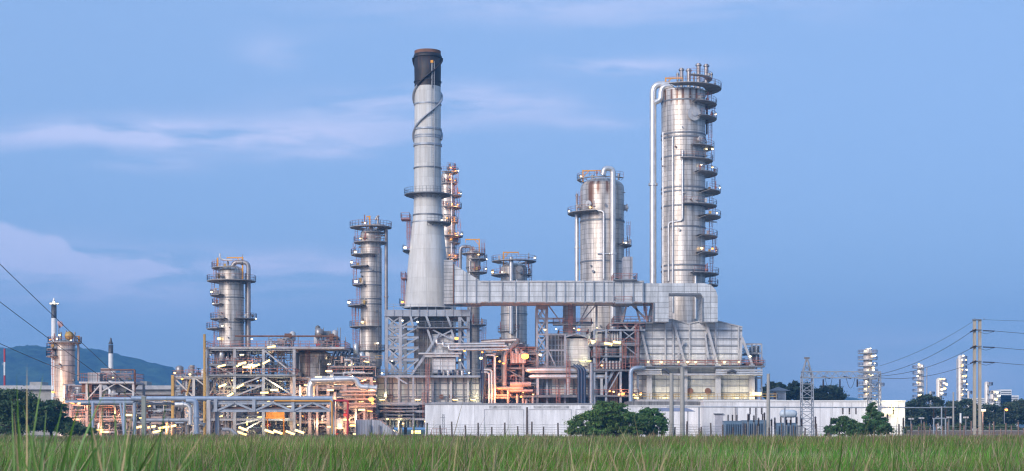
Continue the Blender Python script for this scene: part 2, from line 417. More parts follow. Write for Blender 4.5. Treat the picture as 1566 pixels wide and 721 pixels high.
# ------------------------------------------------------------------ camera, sky, sun
cam = bpy.data.cameras.new('camera'); co = bpy.data.objects.new('camera', cam); col.objects.link(co); sc.camera = co
co.location = (0, 0, CH); co.rotation_euler = (R(90), 0, 0)
cam.sensor_width = 36; cam.lens = F/1566*36; cam.shift_y = (HV-360.5)/1566; cam.clip_start = .5; cam.clip_end = 20000
cam.dof.use_dof = True; cam.dof.focus_distance = 300; cam.dof.aperture_fstop = 5.6
SUN_EL, SUN_AZ = 9., 214.      # azimuth clockwise from +Y: low sun behind the camera, to the left
w = bpy.data.worlds.new('World'); sc.world = w; w.use_nodes = True
nt = w.node_tree; L = nt.links.new; bg = nt.nodes['Background']; bg.inputs[1].default_value = .116
sky = N(nt, 'ShaderNodeTexSky', sky_type='NISHITA', sun_disc=False); sky.sun_elevation = R(SUN_EL); sky.sun_rotation = R(SUN_AZ)
sky.altitude = 0; sky.air_density = 1.0; sky.dust_density = 1.4; sky.ozone_density = 2.6
tc = N(nt, 'ShaderNodeTexCoord'); sx = N(nt, 'ShaderNodeSeparateXYZ')
nv = N(nt, 'ShaderNodeTexNoise', Scale=9., Detail=4.); L(tc.outputs['Generated'], nv.inputs['Vector'])
L(tc.outputs['Generated'], sx.inputs[0])
def M(op, a, b=None):
    n = N(nt, 'ShaderNodeMath', operation=op)
    for i, v in enumerate((a, b)):
        if v is None: continue
        if isinstance(v, bpy.types.NodeSocket): L(v, n.inputs[i])
        else: n.inputs[i].default_value = v
    return n.outputs[0]
ya = M('MAXIMUM', sx.outputs[1], .02); az = M('DIVIDE', sx.outputs[0], ya); el = M('DIVIDE', sx.outputs[2], ya)
w1 = M('MULTIPLY', M('SUBTRACT', nv.outputs[0], .5), .05)
az = M('ADD', az, w1); el2 = M('ADD', el, M('MULTIPLY', w1, .35))
cb = N(nt, 'ShaderNodeCombineXYZ'); L(M('MULTIPLY', az, 7.), cb.inputs[0]); L(M('MULTIPLY', el2, 42.), cb.inputs[1])
nw = N(nt, 'ShaderNodeTexNoise', Scale=1.2, Detail=7., Roughness=.55); L(cb.outputs[0], nw.inputs['Vector'])
wis = nw.outputs[0]
cb2 = N(nt, 'ShaderNodeCombineXYZ'); L(M('MULTIPLY', az, 30.), cb2.inputs[0]); L(M('MULTIPLY', el, 55.), cb2.inputs[1])
nw2 = N(nt, 'ShaderNodeTexNoise', Scale=1., Detail=6., Roughness=.5); L(cb2.outputs[0], nw2.inputs['Vector'])
tot = None
# soft banks of cloud by direction: centre and half size, in the same units as the view rays
for (u, v, su, sv, st) in [(190, 208, 230, 20, .9), (470, 195, 190, 22, .55), (690, 158, 190, 24, .75), (560, 225, 150, 15, .4), (960, 97, 110, 13, .6),
                           (215, 250, 90, 13, .4), (930, 183, 120, 9, .3), (250, 408, 280, 20, 1.0), (430, 75, 60, 26, .25), (900, 12, 330, 26, .35), (120, 430, 300, 50, .55), (1440, 560, 200, 70, .25), (500, 430, 120, 20, .3)]:
    a = M('DIVIDE', M('SUBTRACT', az, (u-783)/F), su/F); e = M('DIVIDE', M('SUBTRACT', el2, (HV-v)/F), sv/F)
    g = M('MULTIPLY', M('EXPONENT', M('MULTIPLY', M('ADD', M('MULTIPLY', a, a), M('MULTIPLY', e, e)), -1.)), st)
    tot = g if tot is None else M('ADD', tot, g)
wr = ramp(nt, [(.40, (.08,)*3), (.55, (1.4, 1.4, 1.4))]); L(wis, wr.inputs[0])
fac = M('MULTIPLY', tot, wr.outputs[0])
# the heap of cumulus low on the left
cum = None
for (u, v, su, sv) in [(-15, 372, 55, 34), (52, 390, 42, 26), (100, 402, 30, 16), (-60, 360, 50, 40)]:
    a = M('DIVIDE', M('SUBTRACT', az, (u-783)/F), su/F); e = M('DIVIDE', M('SUBTRACT', el, (HV-v)/F), sv/F)
    g = M('EXPONENT', M('MULTIPLY', M('ADD', M('MULTIPLY', a, a), M('MULTIPLY', e, e)), -1.))
    cum = g if cum is None else M('MAXIMUM', cum, g)
cr = ramp(nt, [(.30, (0, 0, 0)), (.50, (.9,)*3)]); L(M('ADD', cum, M('MULTIPLY', M('SUBTRACT', nw2.outputs[0], .5), .7)), cr.inputs[0])
fac = M('MINIMUM', M('ADD', M('MULTIPLY', fac, 1.05), M('MULTIPLY', cr.outputs[0], .9)), .9)
sc_ = N(nt, 'ShaderNodeRGB'); sc_.outputs[0].default_value = (2.8, 3.1, 4.4, 1)
SKYTINT = N(nt, 'ShaderNodeMix'); SKYTINT.data_type = 'RGBA'; SKYTINT.blend_type = 'MULTIPLY'; SKYTINT.inputs[0].default_value = 1
L(sky.outputs[0], SKYTINT.inputs[6]); SKYTINT.inputs[7].default_value = (.98, .92, 1.25, 1)
air = N(nt, 'ShaderNodeRGB'); air.outputs[0].default_value = (1.40, 2.19, 3.52, 1)
mx = mixc(nt, fac, mixc(nt, .8, SKYTINT.outputs[2], air.outputs[0]), sc_.outputs[0])
L(mx, bg.inputs[0])
sl = bpy.data.lights.new('sun', 'SUN'); so = bpy.data.objects.new('sun', sl); col.objects.link(so)
sl.energy = 1.75; sl.angle = R(24); sl.color = (1., .90, .81)
d = Vector((math.sin(R(SUN_AZ))*math.cos(R(24)), math.cos(R(SUN_AZ))*math.cos(R(24)), math.sin(R(24))))
so.rotation_euler = d.to_track_quat('Z', 'Y').to_euler()
vs = sc.view_settings; vs.view_transform = 'Standard'; vs.look = 'None'; vs.gamma = 1; vs.use_curve_mapping = False; vs.exposure = 1.1
sc.cycles.use_denoising = True; sc.cycles.max_bounces = 6; sc.cycles.diffuse_bounces = 3; sc.cycles.volume_bounces = 0
sc.cycles.use_adaptive_sampling = True; sc.cycles.sample_clamp_indirect = 6.; sc.cycles.filter_width = 1.25

# ------------------------------------------------------------------ ground, hills, haze
def grid_mesh(name, xs, ys, h, mat, kind='structure'):
    nx, ny = len(xs), len(ys); XX, YY = np.meshgrid(xs, ys); ZZ = h(XX, YY)
    me = bpy.data.meshes.new(name)
    v = np.stack([XX, YY, ZZ], -1).reshape(-1, 3)
    idx = np.arange(nx*ny).reshape(ny, nx)
    f = np.stack([idx[:-1, :-1], idx[:-1, 1:], idx[1:, 1:], idx[1:, :-1]], -1).reshape(-1, 4)
    me.from_pydata(v.tolist(), [], f.tolist()); me.polygons.foreach_set('use_smooth', [True]*len(f)); me.materials.append(mat)
    o = bpy.data.objects.new(name, me); col.objects.link(o); o['kind'] = kind; return o
GND = paint('field_soil_and_turf', (.045, .075, .022), .95, 0., .4, .15, dirt=(.10, .07, .04), dfac=.8)
YARD = paint('yard_gravel', (.20, .18, .16), .95, 0., .3, .2)
grid_mesh('ground', np.linspace(-2600, 2600, 60), np.linspace(-250, 3560, 60), lambda a, b: a*0, GND)
y_ = MB().box(-170, 190, 262, 470, -.3, .02).build('yard', YARD); y_['kind'] = 'structure'
rg = np.random.RandomState(4)
def hillmat():
    m, nt, b = nodes('forest_slope'); L = nt.links.new
    tc = N(nt, 'ShaderNodeTexCoord'); no = N(nt, 'ShaderNodeTexNoise', Scale=.022, Detail=9., Roughness=.8); L(tc.outputs['Object'], no.inputs['Vector'])
    r = ramp(nt, [(.40, (.004, .012, .008)), (.62, (.09, .17, .06))]); L(no.outputs[0], r.inputs[0]); L(r.outputs[0], b.inputs['Base Color'])
    b.inputs['Roughness'].default_value = .95
    bp = N(nt, 'ShaderNodeBump', Strength=1., Distance=14.); L(no.outputs[0], bp.inputs['Height']); L(bp.outputs[0], b.inputs['Normal']); return m
HM = hillmat()
def hills(a, b):
    uu = 783+a*F/2700.
    ridge = np.interp(uu, [-900, -500, -200, 0, 45, 100, 150, 200, 250, 285, 340, 400, 440, 1150, 1240, 1270, 1320, 1360, 2300],
                          [70, 100, 118, 126, 128, 124, 119, 109, 98, 86, 66, 30, 2, 2, 44, 52, 42, 20, 10])
    prof = np.exp(-((b-2700)/330.)**2)
    n = 0
    for k, (f, am) in enumerate([(.006, 7), (.013, 4), (.05, 2.0), (.11, 1.7), (.19, 1.3)]):
        n = n+am*np.sin(a*f+k*1.7+np.sin(b*f*1.3+k)*1.5)*np.cos(b*f*.9+k*2.1+np.sin(a*f*.7))
    n = n+rg.uniform(-2.4, 2.4, a.shape)
    return np.maximum(-6, ridge*prof*1.12+n*np.minimum(1, ridge/70)*prof-4)
grid_mesh('hills', np.linspace(-1700, 1600, 520), np.linspace(2050, 3500, 110), hills, HM)
hz = MB().box(-2700, 2700, -400, 3650, -8, 260).build('haze', bpy.data.materials.new('haze_air')); hz['kind'] = 'stuff'
m = hz.data.materials[0]; m.use_nodes = True; nt2 = m.node_tree; nt2.nodes.remove(nt2.nodes['Principled BSDF'])
pv = N(nt2, 'ShaderNodeVolumePrincipled', Density=.00028); pv.inputs['Color'].default_value = (.17, .50, 1., 1); pv.inputs['Anisotropy'].default_value = .0
nt2.links.new(pv.outputs[0], nt2.nodes['Material Output'].inputs['Volume'])

# ------------------------------------------------------------------ vegetation
def leafmat(name, rough=.6):
    if name in MATS: return MATS[name]
    m, nt, b = nodes(name); at = nt.nodes.new('ShaderNodeAttribute'); at.attribute_name = 'Col'
    nt.links.new(at.outputs['Color'], b.inputs['Base Color']); b.inputs['Roughness'].default_value = rough
    b.inputs['Specular IOR Level'].default_value = .25
    tr = nt.nodes.new('ShaderNodeBsdfTranslucent'); nt.links.new(at.outputs['Color'], tr.inputs['Color'])
    mx = nt.nodes.new('ShaderNodeMixShader'); mx.inputs[0].default_value = .25
    nt.links.new(b.outputs[0], mx.inputs[1]); nt.links.new(tr.outputs[0], mx.inputs[2]); nt.links.new(mx.outputs[0], nt.nodes['Material Output'].inputs[0])
    MATS[name] = m; return m
def np_mesh(name, verts, face_sizes, loops, colors, mat):
    me = bpy.data.meshes.new(name); nv = len(verts)
    me.vertices.add(nv); me.vertices.foreach_set('co', verts.astype(np.float32).ravel())
    me.loops.add(len(loops)); me.loops.foreach_set('vertex_index', loops.astype(np.int32))
    st = np.concatenate([[0], np.cumsum(face_sizes)[:-1]]).astype(np.int32)
    me.polygons.add(len(face_sizes)); me.polygons.foreach_set('loop_start', st)
    try: me.polygons.foreach_set('loop_total', face_sizes.astype(np.int32))
    except Exception: pass
    ca = me.color_attributes.new('Col', 'FLOAT_COLOR', 'POINT')
    ca.data.foreach_set('color', np.concatenate([colors, np.ones((nv, 1))], 1).astype(np.float32).ravel())
    me.materials.append(mat); me.update(calc_edges=True); me.validate()
    o = bpy.data.objects.new(name, me); col.objects.link(o); return o
LEAF = leafmat('leaves', .55)
def tree(name, label, cat, u, Y, lobes, n=9000, leaf=.28, c=(.035, .070, .030), seed=1, group=None, trunk=.25, spread=.3, cl=None):
    """lobes: (u, v, half width, half height) of foliage masses; leaves in clumps on and inside them"""
    rs = np.random.RandomState(seed); s = Y/F; t = T(name, label, cat, u, Y, group)
    tr = MB(); base = Vector((X(u, Y), Y, 0)); 
    zf = min(Z(l[1], Y) for l in lobes)
    fork = base+Vector((0, 0, max(.3, zf*.55)))
    tr.tube([base, base.lerp(fork, .5)+Vector((.06, 0, 0)), fork], [trunk, trunk*.8, trunk*.65], 8)
    areas = np.array([l[2]*l[3] for l in lobes], float); areas /= areas.sum()
    C = []
    for l, ar in zip(lobes, areas):
        c0 = np.array([X(l[0], Y), Y+rs.uniform(-.3, .3)*l[2]*s, Z(l[1], Y)])
        rad_ = np.array([l[2]*s, l[2]*s*.85, l[3]*s]); m = (fork+Vector(c0))/2+Vector((0, 0, .3))
        tr.tube([fork, m, Vector(c0)], [trunk*.5, trunk*.3, trunk*.12], 6)
        k = max(8, int((cl or 90)*ar*1.6))
        dd = rs.normal(size=(k, 3)); dd /= np.linalg.norm(dd, axis=1)[:, None]; dd[:, 2] = np.where(dd[:, 2] < -.75, -dd[:, 2], dd[:, 2])
        rr = rs.uniform(.35, 1., k)**.5
        cc = c0+dd*rad_*rr[:, None]
        nn = max(10, int(n*ar/k)); sz = (l[2]*l[3])**.5*s*spread*rs.uniform(.6, 1.25, k)
        for q in range(k):
            if q % 3 == 0: tr.tube([Vector(c0), Vector(cc[q])], [trunk*.12, .02], 4, False)
            p = rs.normal(size=(nn, 3))*np.array([1., 1., .5])*sz[q]*(.5 if q % 4 else .85)+cc[q]
            C.append((p, np.full(nn, rs.uniform(.6, 1.35)), (p-cc[q])/max(sz[q], .01)))
    pts = np.concatenate([a[0] for a in C]); cf = np.concatenate([a[1] for a in C]); nd = np.concatenate([a[2] for a in C]); k = len(pts)
    pts[:, 2] = np.maximum(pts[:, 2], .15)
    nrm = nd*.6+rs.normal(size=(k, 3))*.6+np.array([0, 0, .6]); nrm /= np.linalg.norm(nrm, axis=1)[:, None]
    a = np.cross(nrm, rs.normal(size=(k, 3))); a /= np.linalg.norm(a, axis=1)[:, None]; b = np.cross(nrm, a)
    ls = leaf*rs.uniform(.6, 1.3, (k, 1))
    V = np.stack([pts-a*ls, pts+b*ls*.42, pts+a*ls, pts-b*ls*.42], 1).reshape(-1, 3)-np.array(t.location[:])
    cc = np.array(c)[None]*(cf*rs.uniform(.7, 1.35, k))[:, None]*np.array([1, 1, 1])[None]
    cc[:, 0] *= rs.uniform(.8, 1.5, k)
    cr = np.repeat(cc, 4, 0)
    o = np_mesh('crown', V, np.full(k, 4), np.arange(4*k), cr, LEAF); o.parent = t
    tr.build('trunk', paint('bark', (.07, .05, .04), .9, 0., .3, 3.), t)
    return t
def grass(name, n, y0, y1, seed, hmin=.55, hmax=1.0, powr=1.5, lim=.36, straw=.07, wfac=.00022, xr=None, lean=.35):
    rs = np.random.RandomState(seed); nc = n//7
    q = rs.uniform(0, 1, nc); e = 1-powr
    Yc = (y0**e+q*(y1**e-y0**e))**(1/e); Xc = rs.uniform(-lim, lim, nc)*(Yc+4) if xr is None else rs.uniform(xr[0], xr[1], nc)
    Xb = np.repeat(Xc, 7); Yb = np.repeat(Yc, 7); k = len(Xb); Xb = Xb+rs.normal(0, .16, k); Yb = Yb+rs.normal(0, .16, k)
    patch = np.sin(Xb*.21+Yb*.05)+np.sin(Yb*.13+1+Xb*.07)+np.sin(Xb*.9+Yb*.4)*.5
    h = rs.uniform(hmin, hmax, k)*(1+.13*patch)*np.repeat(np.exp(rs.normal(0, .13, nc)), 7); wd = np.maximum(.012, Yb*wfac)*rs.uniform(.7, 1.3, k)
    typ = rs.uniform(0, 1, k); tp = np.clip(.5+.25*patch, 0, 1)
    base = np.where((typ < .70)[:, None], np.array([.10, .29, .035]), np.where((typ < .86)[:, None], np.array([.23, .34, .06]), np.array([.17, .10, .05])))
    isst = typ > 1-straw; base[isst] = (.42, .36, .22); h[isst] *= 1.18; wd[isst] *= .8
    brown = (rs.uniform(0, 1, k) < .18+.6*np.clip((Yb-70)/90, 0, .85)) & ~isst; 
    big = np.sin(Xb*.055+1.3+Yb*.02)*np.sin(Yb*.045+Xb*.013)+.5*np.sin(Xb*.31+Yb*.11)*np.sin(Yb*.17+2); base = base*(1-.32*np.clip(big, -1, 1))[:, None]; base = base*rs.uniform(.6, 1.4, (k, 1)); h = h*(1+.16*np.clip(big, -1, 1)); base[:, 0] *= .8+.4*tp
    base = np.where(((Yb > 95) & (rs.uniform(0, 1, k) < .45))[:, None], base*.6+np.array([.07, .04, .02]), base); tip = base.copy(); tip[brown] = np.array([.20, .085, .06])*rs.uniform(.7, 1.4, (brown.sum(), 1))
    an = rs.uniform(0, 2*np.pi, k); ln = np.abs(rs.normal(0, lean, k))*h; dx = np.cos(an)*ln+.08*h; dy = np.sin(an)*ln
    fa = rs.uniform(-.9, .9, k); ax = np.cos(fa)*wd; ay = np.sin(fa)*wd
    B = np.stack([Xb, Yb, np.full(k, -.03)], 1); A = np.stack([ax, ay, ax*0], 1)
    Md = B+np.stack([dx*.35, dy*.35, h*.6], 1); Tp = B+np.stack([dx, dy, h*np.where(ln > .6*h, .8, 1.)], 1)
    V = np.stack([B-A, B+A, Md+A*.85, Md-A*.85, Tp], 1).reshape(-1, 3)
    i0 = np.arange(k)*5
    loops = np.stack([i0, i0+1, i0+2, i0+3, i0+3, i0+2, i0+4], 1).ravel(); fs = np.tile([4, 3], k)
    dk = base
    Cc = np.stack([dk, dk, base, base, tip], 1).reshape(-1, 3)
    o = np_mesh(name, V, fs, loops, Cc, leafmat('grass_blades', .6)); o['kind'] = 'stuff'; return o
# ------------------------------------------------------------------ distillation columns and stacks
def W(Y, *pts): return [P(u, v, Y) for u, v in pts]
FL = 0.
# tallest column, right
column('distillation_column', 'tallest silver column with many side platforms, behind the right-hand white furnace', 'column', 1045, 345, 33.5, 137, dome=.12,
    bands=(158, 208, 214, 243, 290, 296, 318, 350, 408, 416), bandw=.3,
    plats=[(137, 1018, 1103), (161, 1060, 1096), (183, 1068, 1096), (227, 1056, 1092), (247, 1036, 1090), (267, 1066, 1097), (295, 1080, 1102), (316, 1040, 1096),
           (333, 1078, 1102), (363, 1070, 1097), (389, 1070, 1098), (420, 1056, 1099), (437, 1084, 1098), (122, 1052, 1089)],
    ladders=[(1086, 139, 161), (1091, 161, 183), (1086, 186, 227), (1090, 228, 247), (1086, 249, 267), (1091, 268, 295), (1087, 296, 316), (1092, 317, 333), (1087, 335, 363), (1092, 364, 389), (1088, 391, 420), (1092, 421, 437)],
    pipes=[([(1024, 131), (998, 131), (998, 436)], 5.2, ALU, -1.), ([(1028, 134), (1010, 136), (1009, 156), (1000, 160)], 4.2, ALU, -2.), ([(1040, 236), (1040, 342), (1020, 344), (1020, 432)], 1.5, ALU), ([(1013, 205), (1013, 440)], 1.8, ALU),
           ([(1026, 215), (1026, 480)], 1.3), ([(1038, 238), (1075, 234)], 1.2), ([(1042, 300), (1090, 299)], 1.2), ([(1030, 341), (1096, 340)], 1.), ([(1060, 425), (1060, 490)], 1.8), ([(1081, 150), (1081, 206)], 1.4, RUSTY), ([(1018, 211), (1079, 211)], 1.3, ALUD)],
    davits=[(1017, 121, 152, 1043)], discs=[(1056, 181, 10.5), (1067, 154, 4), (1066, 218, 5), (1058, 310, 5)],
    vents=[(1042, 105, 137, 3), (1053, 106, 137, 3.2), (1068, 98, 137, 3.2), (1080, 99, 137, 3.2), (1036, 112, 137, 1.6), (1088, 112, 122, 1.4), (1061, 112, 137, 1.5)],
    lamps=[(1094, 176), (1080, 229), (1089, 229), (1069, 257), (1089, 257, GY), (1100, 288), (1096, 327), (1070, 383, GY, .45), (1089, 381, GO, .42), (1095, 383, GW)], rustm=.5, stains=[(q_, 3, Z(168, 345), Z(142, 345)) for q_ in (-150, -128, -112, -97, -78, -60)])
# column with the rust streak
column('distillation_column', 'wide silver column with a rust streak below its dome and a pipe down its front', 'column', 921, 350, 33.5, 272, dome=.5,
    bands=(340, 402, 460), bandw=.35, plats=[(275, 888, 952), (327, 868, 908), (376, 950, 966), (430, 944, 972)],
    ladders=[(884, 300, 327), (960, 377, 430), (961, 345, 376)],
    pipes=[([(920, 274), (922, 264), (935, 264), (935, 520)], 4.2, ALU), ([(882, 326), (882, 432)], 3., ALU), ([(907, 327), (921, 328), (921, 430)], 1.6), ([(912, 392), (934, 392)], 1.2)],
    davits=[(891, 262, 280, 918)], discs=[(901, 316, 5.), (955.5, 318, 6), (886, 316, 4)], stains=[(-124.5, 9, Z(338, 350), Z(281, 350)), (-104, 4, Z(303, 350), Z(281, 350)), (-80, 4, Z(305, 350), Z(281, 350))], vents=[(906, 268, 276, 2), (946, 266, 276, 1.4), (882, 297, 326, 1.6)],
    lamps=[(901, 322, GY, .35), (957, 372, GW, .35), (870, 324), (888, 272)], rustm=.6)
# twin-looking mid column
column('distillation_column', 'silver column with an orange davit and central pipe, rising behind the long duct', 'column', 786, 372, 20, 402, dome=.45,
    bands=(481, 430), plats=[(400, 764, 820), (421, 751, 772), (421, 800, 813), (507, 775, 792)], ladders=[(811, 403, 440), (806, 403, 425)],
    pipes=[([(782, 396), (782, 512)], 3.2, ALU), ([(790, 430), (790, 520)], 1.3)], davits=[(770, 386, 420, 793)], discs=[(793, 414, 5)],
    lamps=[(818, 395, GW, .4), (753, 417, GW, .4), (768, 418)])
column('distillation_column', 'short silver column with a looped overhead pipe, beside the tall stack', 'column', 724, 378, 11, 382, dome=.5, bands=(410, 440),
    plats=[(397, 716, 745), (417, 718, 745), (497, 716, 744), (388, 712, 742)], ladders=[(739, 372, 397), (742, 398, 417), (735, 500, 540), (741, 500, 525)],
    pipes=[([(722, 384), (720, 378), (704, 378), (704, 412)], 2.4, ALUD, -.5), ([(719, 400), (719, 520)], 1.1)], davits=[(733, 366, 396, 712)],
    lamps=[(743, 412), (732, 391, GY), (744, 397, GW)], bodies=[(9.5, 660), (9.5, 415), (11, 412), (11, 388)])
LAST = column('distillation_column', 'slim column half hidden behind the tall stack, its platforms glowing orange', 'column', 684, 405, 12, 252, dome=.6, bands=(330, 380),
    plats=[(264, 676, 701), (281, 674, 699), (300, 688, 706), (318, 676, 706), (340, 674, 698), (362, 676, 708), (372, 690, 704), (396, 676, 703), (258, 684, 692)],
    ladders=[(699, 265, 281), (697, 283, 318), (701, 300, 318), (700, 320, 340), (702, 341, 362), (700, 364, 396), (698, 398, 460)],
    pipes=[([(691, 270), (691, 430)], 1.2)],
    lamps=[(690, 259, GO), (697, 262, GO), (701, 262, GW, .25), (689, 277, GO), (696, 277, GO), (702, 296, GO), (705, 297, GW, .25), (684, 314, GO), (692, 314, GO), (700, 314, GO), (684, 336, GO), (688, 358, GO), (697, 358, GO), (706, 359, GW), (690, 368, GO), (688, 392, GO), (697, 392, GO)],
    bodies=[(14, 660), (13, 420), (12, 300), (9, 268)])
for v_ in (262, 285, 315, 338, 360, 394): plight(LAST, P(699, v_, 402), (1, .42, .12), 500)

column('distillation_column', 'slender silver column with platforms and lamps up its left side, left of the stack', 'column', 567, 345, 15.5, 350, dome=.5,
    bands=(417, 437, 458, 466, 500, 538), plats=[(348, 535, 590), (371, 541, 584), (390, 537, 582), (408, 536, 564), (436, 539, 556), (468, 532, 554), (500, 535, 581), (536, 546, 586), (356, 558, 588)],
    ladders=[(545, 350, 371), (542, 372, 390), (547, 391, 408), (543, 410, 436), (548, 437, 468), (541, 469, 500), (546, 470, 500), (542, 502, 536), (548, 505, 560)],
    pipes=[([(568, 350), (570, 345), (591, 347), (591, 562)], 2.6, ALUD, -.6), ([(583, 380), (583, 560)], 1.), ([(574, 337), (577, 331), (580, 331)], 1.6, ALUD, 0), ([(552, 500), (552, 560)], .9), ([(575, 365), (590, 360)], 1.)],
    davits=[(566, 331, 368, 561)], vents=[(578, 333, 350, 1.5), (561, 338, 350, .8), (549, 336, 348, .4), (586, 346, 352, 2.)],
    lamps=[(544, 386, GW, .45), (538, 402, GW, .4), (545, 431, GW, .6), (534, 463, GW, .5), (556, 494, GY, .5), (552, 366, GY), (560, 344, GW), (579, 526, GW, .35)])
column('distillation_column', 'stout silver column with red ladders and a hooked pipe on the far left rack', 'column', 354, 340, 18.7, 406, dome=.55,
    bands=(432, 456, 494, 530), plats=[(410, 324, 366), (430, 322, 391), (452, 322, 340), (466, 325, 340), (488, 322, 348), (503, 316, 338), (488, 368, 392)],
    ladders=[(329, 404, 430), (326, 432, 452), (332, 412, 430), (330, 453, 466), (331, 468, 488), (327, 489, 503), (330, 505, 560)],
    pipes=[([(356, 409), (360, 402), (381, 402), (381, 560)], 3.4, ALUD, -.8), ([(376, 418), (376, 530)], 1., MID), ([(338, 389), (338, 397), (346, 399), (356, 399)], 1.3, ALU, -1.)],
    davits=[(372, 394, 428, 348), (334, 395, 408, 334)], discs=[(344, 424, 3), (359, 424, 3), (342, 488, 4)], vents=[(349, 400, 410, 1.2), (371, 390, 404, .5)],
    lamps=[(324, 447, GW, .38), (338, 519, GY, .55), (327, 465), (344, 500), (392, 488, GW, .28), (386, 519, GW, .3)])
# small column far left with the gold cap
t = column('distillation_column', 'short silver column with a yellow domed cap beyond the dark trees at far left', 'column', 99, 340, 15.5, 520, dome=.3, bands=(536, 560), 
    plats=[(524, 74, 124), (545, 72, 88), (534, 72, 86)], ladders=[(80, 524, 546), (122, 515, 524), (84, 546, 590)],
    pipes=[([(116, 522), (120, 528), (120, 582)], 1.8, ALUD), ([(86, 545), (86, 600)], .9), ([(104, 590), (104, 610)], 3)], vents=[(102, 506, 524, 1), (94, 508, 524, 1.2), (115, 508, 524, 1), (88, 516, 524, 2.)],
    lamps=[(97, 514, GY, .35), (113, 517, GY, .4), (78, 520, GO), (112, 521, GW), (84, 600, GO, .5), (93, 520, GW)], davits=[(122, 514, 524, 118)])
MB().ball(P(106, 514, 338), .95, 16, 10).build('cap', YEL, t)
plight(t, P(80, 603, 330), (1, .45, .15), 9000)
# the tall chimney
def chimney():
    u, Y = 654, 330; s = Y/F; t = T('chimney', 'tallest concrete-grey chimney with a black top, spiral strakes and a flared base', 'chimney', u, Y)
    cx, cy = X(u, Y), Y
    CH_ = paint('chimney_grey_paint', (.50, .51, .51), .6, .05, .12, .3, dirt=(.36, .20, .15), dfac=.30)
    BL = paint('chimney_black_paint', (.022, .02, .024), .6, 0., .5, .5, dirt=(.11, .05, .035), dfac=.8)
    prof = [(36.5, 472), (35.3, 460), (29.5, 400), (24.6, 348), (22.2, 330), (21.6, 328), (21, 300), (20.6, 262), (20.3, 210), (20, 134)]
    MB().lathe(cx, cy, [(h*s, Z(v, Y)) for h, v in prof], 64).build('shaft', clad('chimney_shell_plates', 2.8, 4.4, 2.9, (.57, .575, .57), 0., .6, .30, mort=.78, streak=.88), t)
    MB().lathe(cx, cy, [(20.02*s, Z(134, Y)), (20.4*s, Z(110, Y)), (20.6*s, Z(84, Y)), (19*s, Z(84, Y)), (19*s, Z(110, Y))], 64).build('black_top', BL, t)
    MB().lathe(cx, cy, [(20.2*s, Z(84, Y)), (20.2*s, Z(79, Y)), (18.5*s, Z(79, Y)), (18.5*s, Z(84, Y))], 64, False).build('rim', RUSTY, t)
    for v, r_, w_, m in [(88, 21.8, .35, BL), (126, 21.3, .2, BL), (160.5, 21.2, .25, STEEL), (199, 21.8, .35, STEEL), (209, 21, .2, STEEL), (212, 21, .2, STEEL), (223, 22, .4, STEEL), (258, 21.8, .22, MID), (330, 23., .3, MID), (341, 24.2, .2, STEEL)]:
        ri = np.interp(v, [p[1] for p in prof[::-1]], [p[0] for p in prof[::-1]])*s-.02
        z = Z(v, Y); MB().lathe(cx, cy, [(ri, z-w_/2), (r_*s, z-w_/2), (r_*s, z+w_/2), (ri, z+w_/2)], 64, False).build('band', m, t)
    # spiral strakes
    for k in range(2):
        for (va, vb, m) in [(90, 134, BL), (134, 216, STEEL)]:
            n = int((vb-va)*1.2); mb = MB(); vs = []; fs = []
            for i in range(n+1):
                v = va+(vb-va)*i/n; a = -2*math.pi*(v-150)/118+math.pi*k; z = Z(v, Y)
                for rr, dz in ((19.6, .16), (23.6, .16), (23.6, -.16), (19.6, -.16)): vs.append((cx+rr*s*math.cos(a), cy+rr*s*math.sin(a), z+dz))
            for i in range(n):
                for j in range(4): fs.append((i*4+j, i*4+(j+1) % 4, i*4+4+(j+1) % 4, i*4+4+j))
            mb.add(vs, fs, True).build('strake', m, t)
    def ring(v, Ro, a0, a1, k=30):
        z = Z(v, Y); ri = np.interp(v, [p[1] for p in prof[::-1]], [p[0] for p in prof[::-1]])*s
        mb = MB().lathe(cx, cy, [(ri, z), (Ro*s, z), (Ro*s, z-.16), (ri, z-.16), (ri, z)], k, False, a0, a1)
        for i in range(0, k, 2):
            q = R(a0+(a1-a0)*i/k); mb.bar((cx+math.cos(q)*ri, cy+math.sin(q)*ri, z-.8), (cx+math.cos(q)*Ro*s, cy+math.sin(q)*Ro*s, z-.16), .09)
        o = mb.build('platform', MID, t)
        railing(o, [(cx+Ro*s*math.cos(R(a0+(a1-a0)*i/k)), cy+Ro*s*math.sin(R(a0+(a1-a0)*i/k)), z) for i in range(k+1)], MID, gap=1.7, t=.05)
    ring(298, 35.5, 0, 360, 40); ring(342, 36, -88, 40, 14); ring(384, 38, 130, 200, 8); ring(466, 43, 150, 200, 6)
    ladder(t, cx-29*s, cy-1, Z(382, Y), Z(338, Y)); ladder(t, cx-28*s, cy+.6, Z(384, Y), Z(336, Y))
    ladder(t, cx-37*s, cy-1, Z(466, Y), Z(426, Y)); ladder(t, cx-35*s, cy+.4, Z(466, Y), Z(428, Y))
    ladder(t, cx+9*s, cy-19*s, Z(296, Y), Z(98, Y), STEEL, cage=False)
    MB().tube([(cx+8*s, cy-20*s, Z(138, Y)), (cx+8*s, cy-20*s, Z(99, Y))], .12, 6).build('sample_pipe', MID, t)
    MB().box(cx+5.5*s, cx+9.5*s, cy-21.5*s, cy-20*s, Z(101, Y), Z(97, Y)).build('instrument_box', ORANGE, t)
    deck(t, cx-37*s-.4, cx-27*s, cy-2, cy+1.5, Z(336, Y), RED, rail=RED)
    deck(t, cx-40*s, cx-33*s, cy-2, cy+1.5, Z(426, Y), RED, rail=RED)
    for a, b, m_, r_ in [(620, 380, GW, .5), (616, 463, GO, .45), (676, 338, GW, .3)]: lamp(t, (X(a, Y), cy-1.2, Z(b, Y)), m_, r_)
    return t
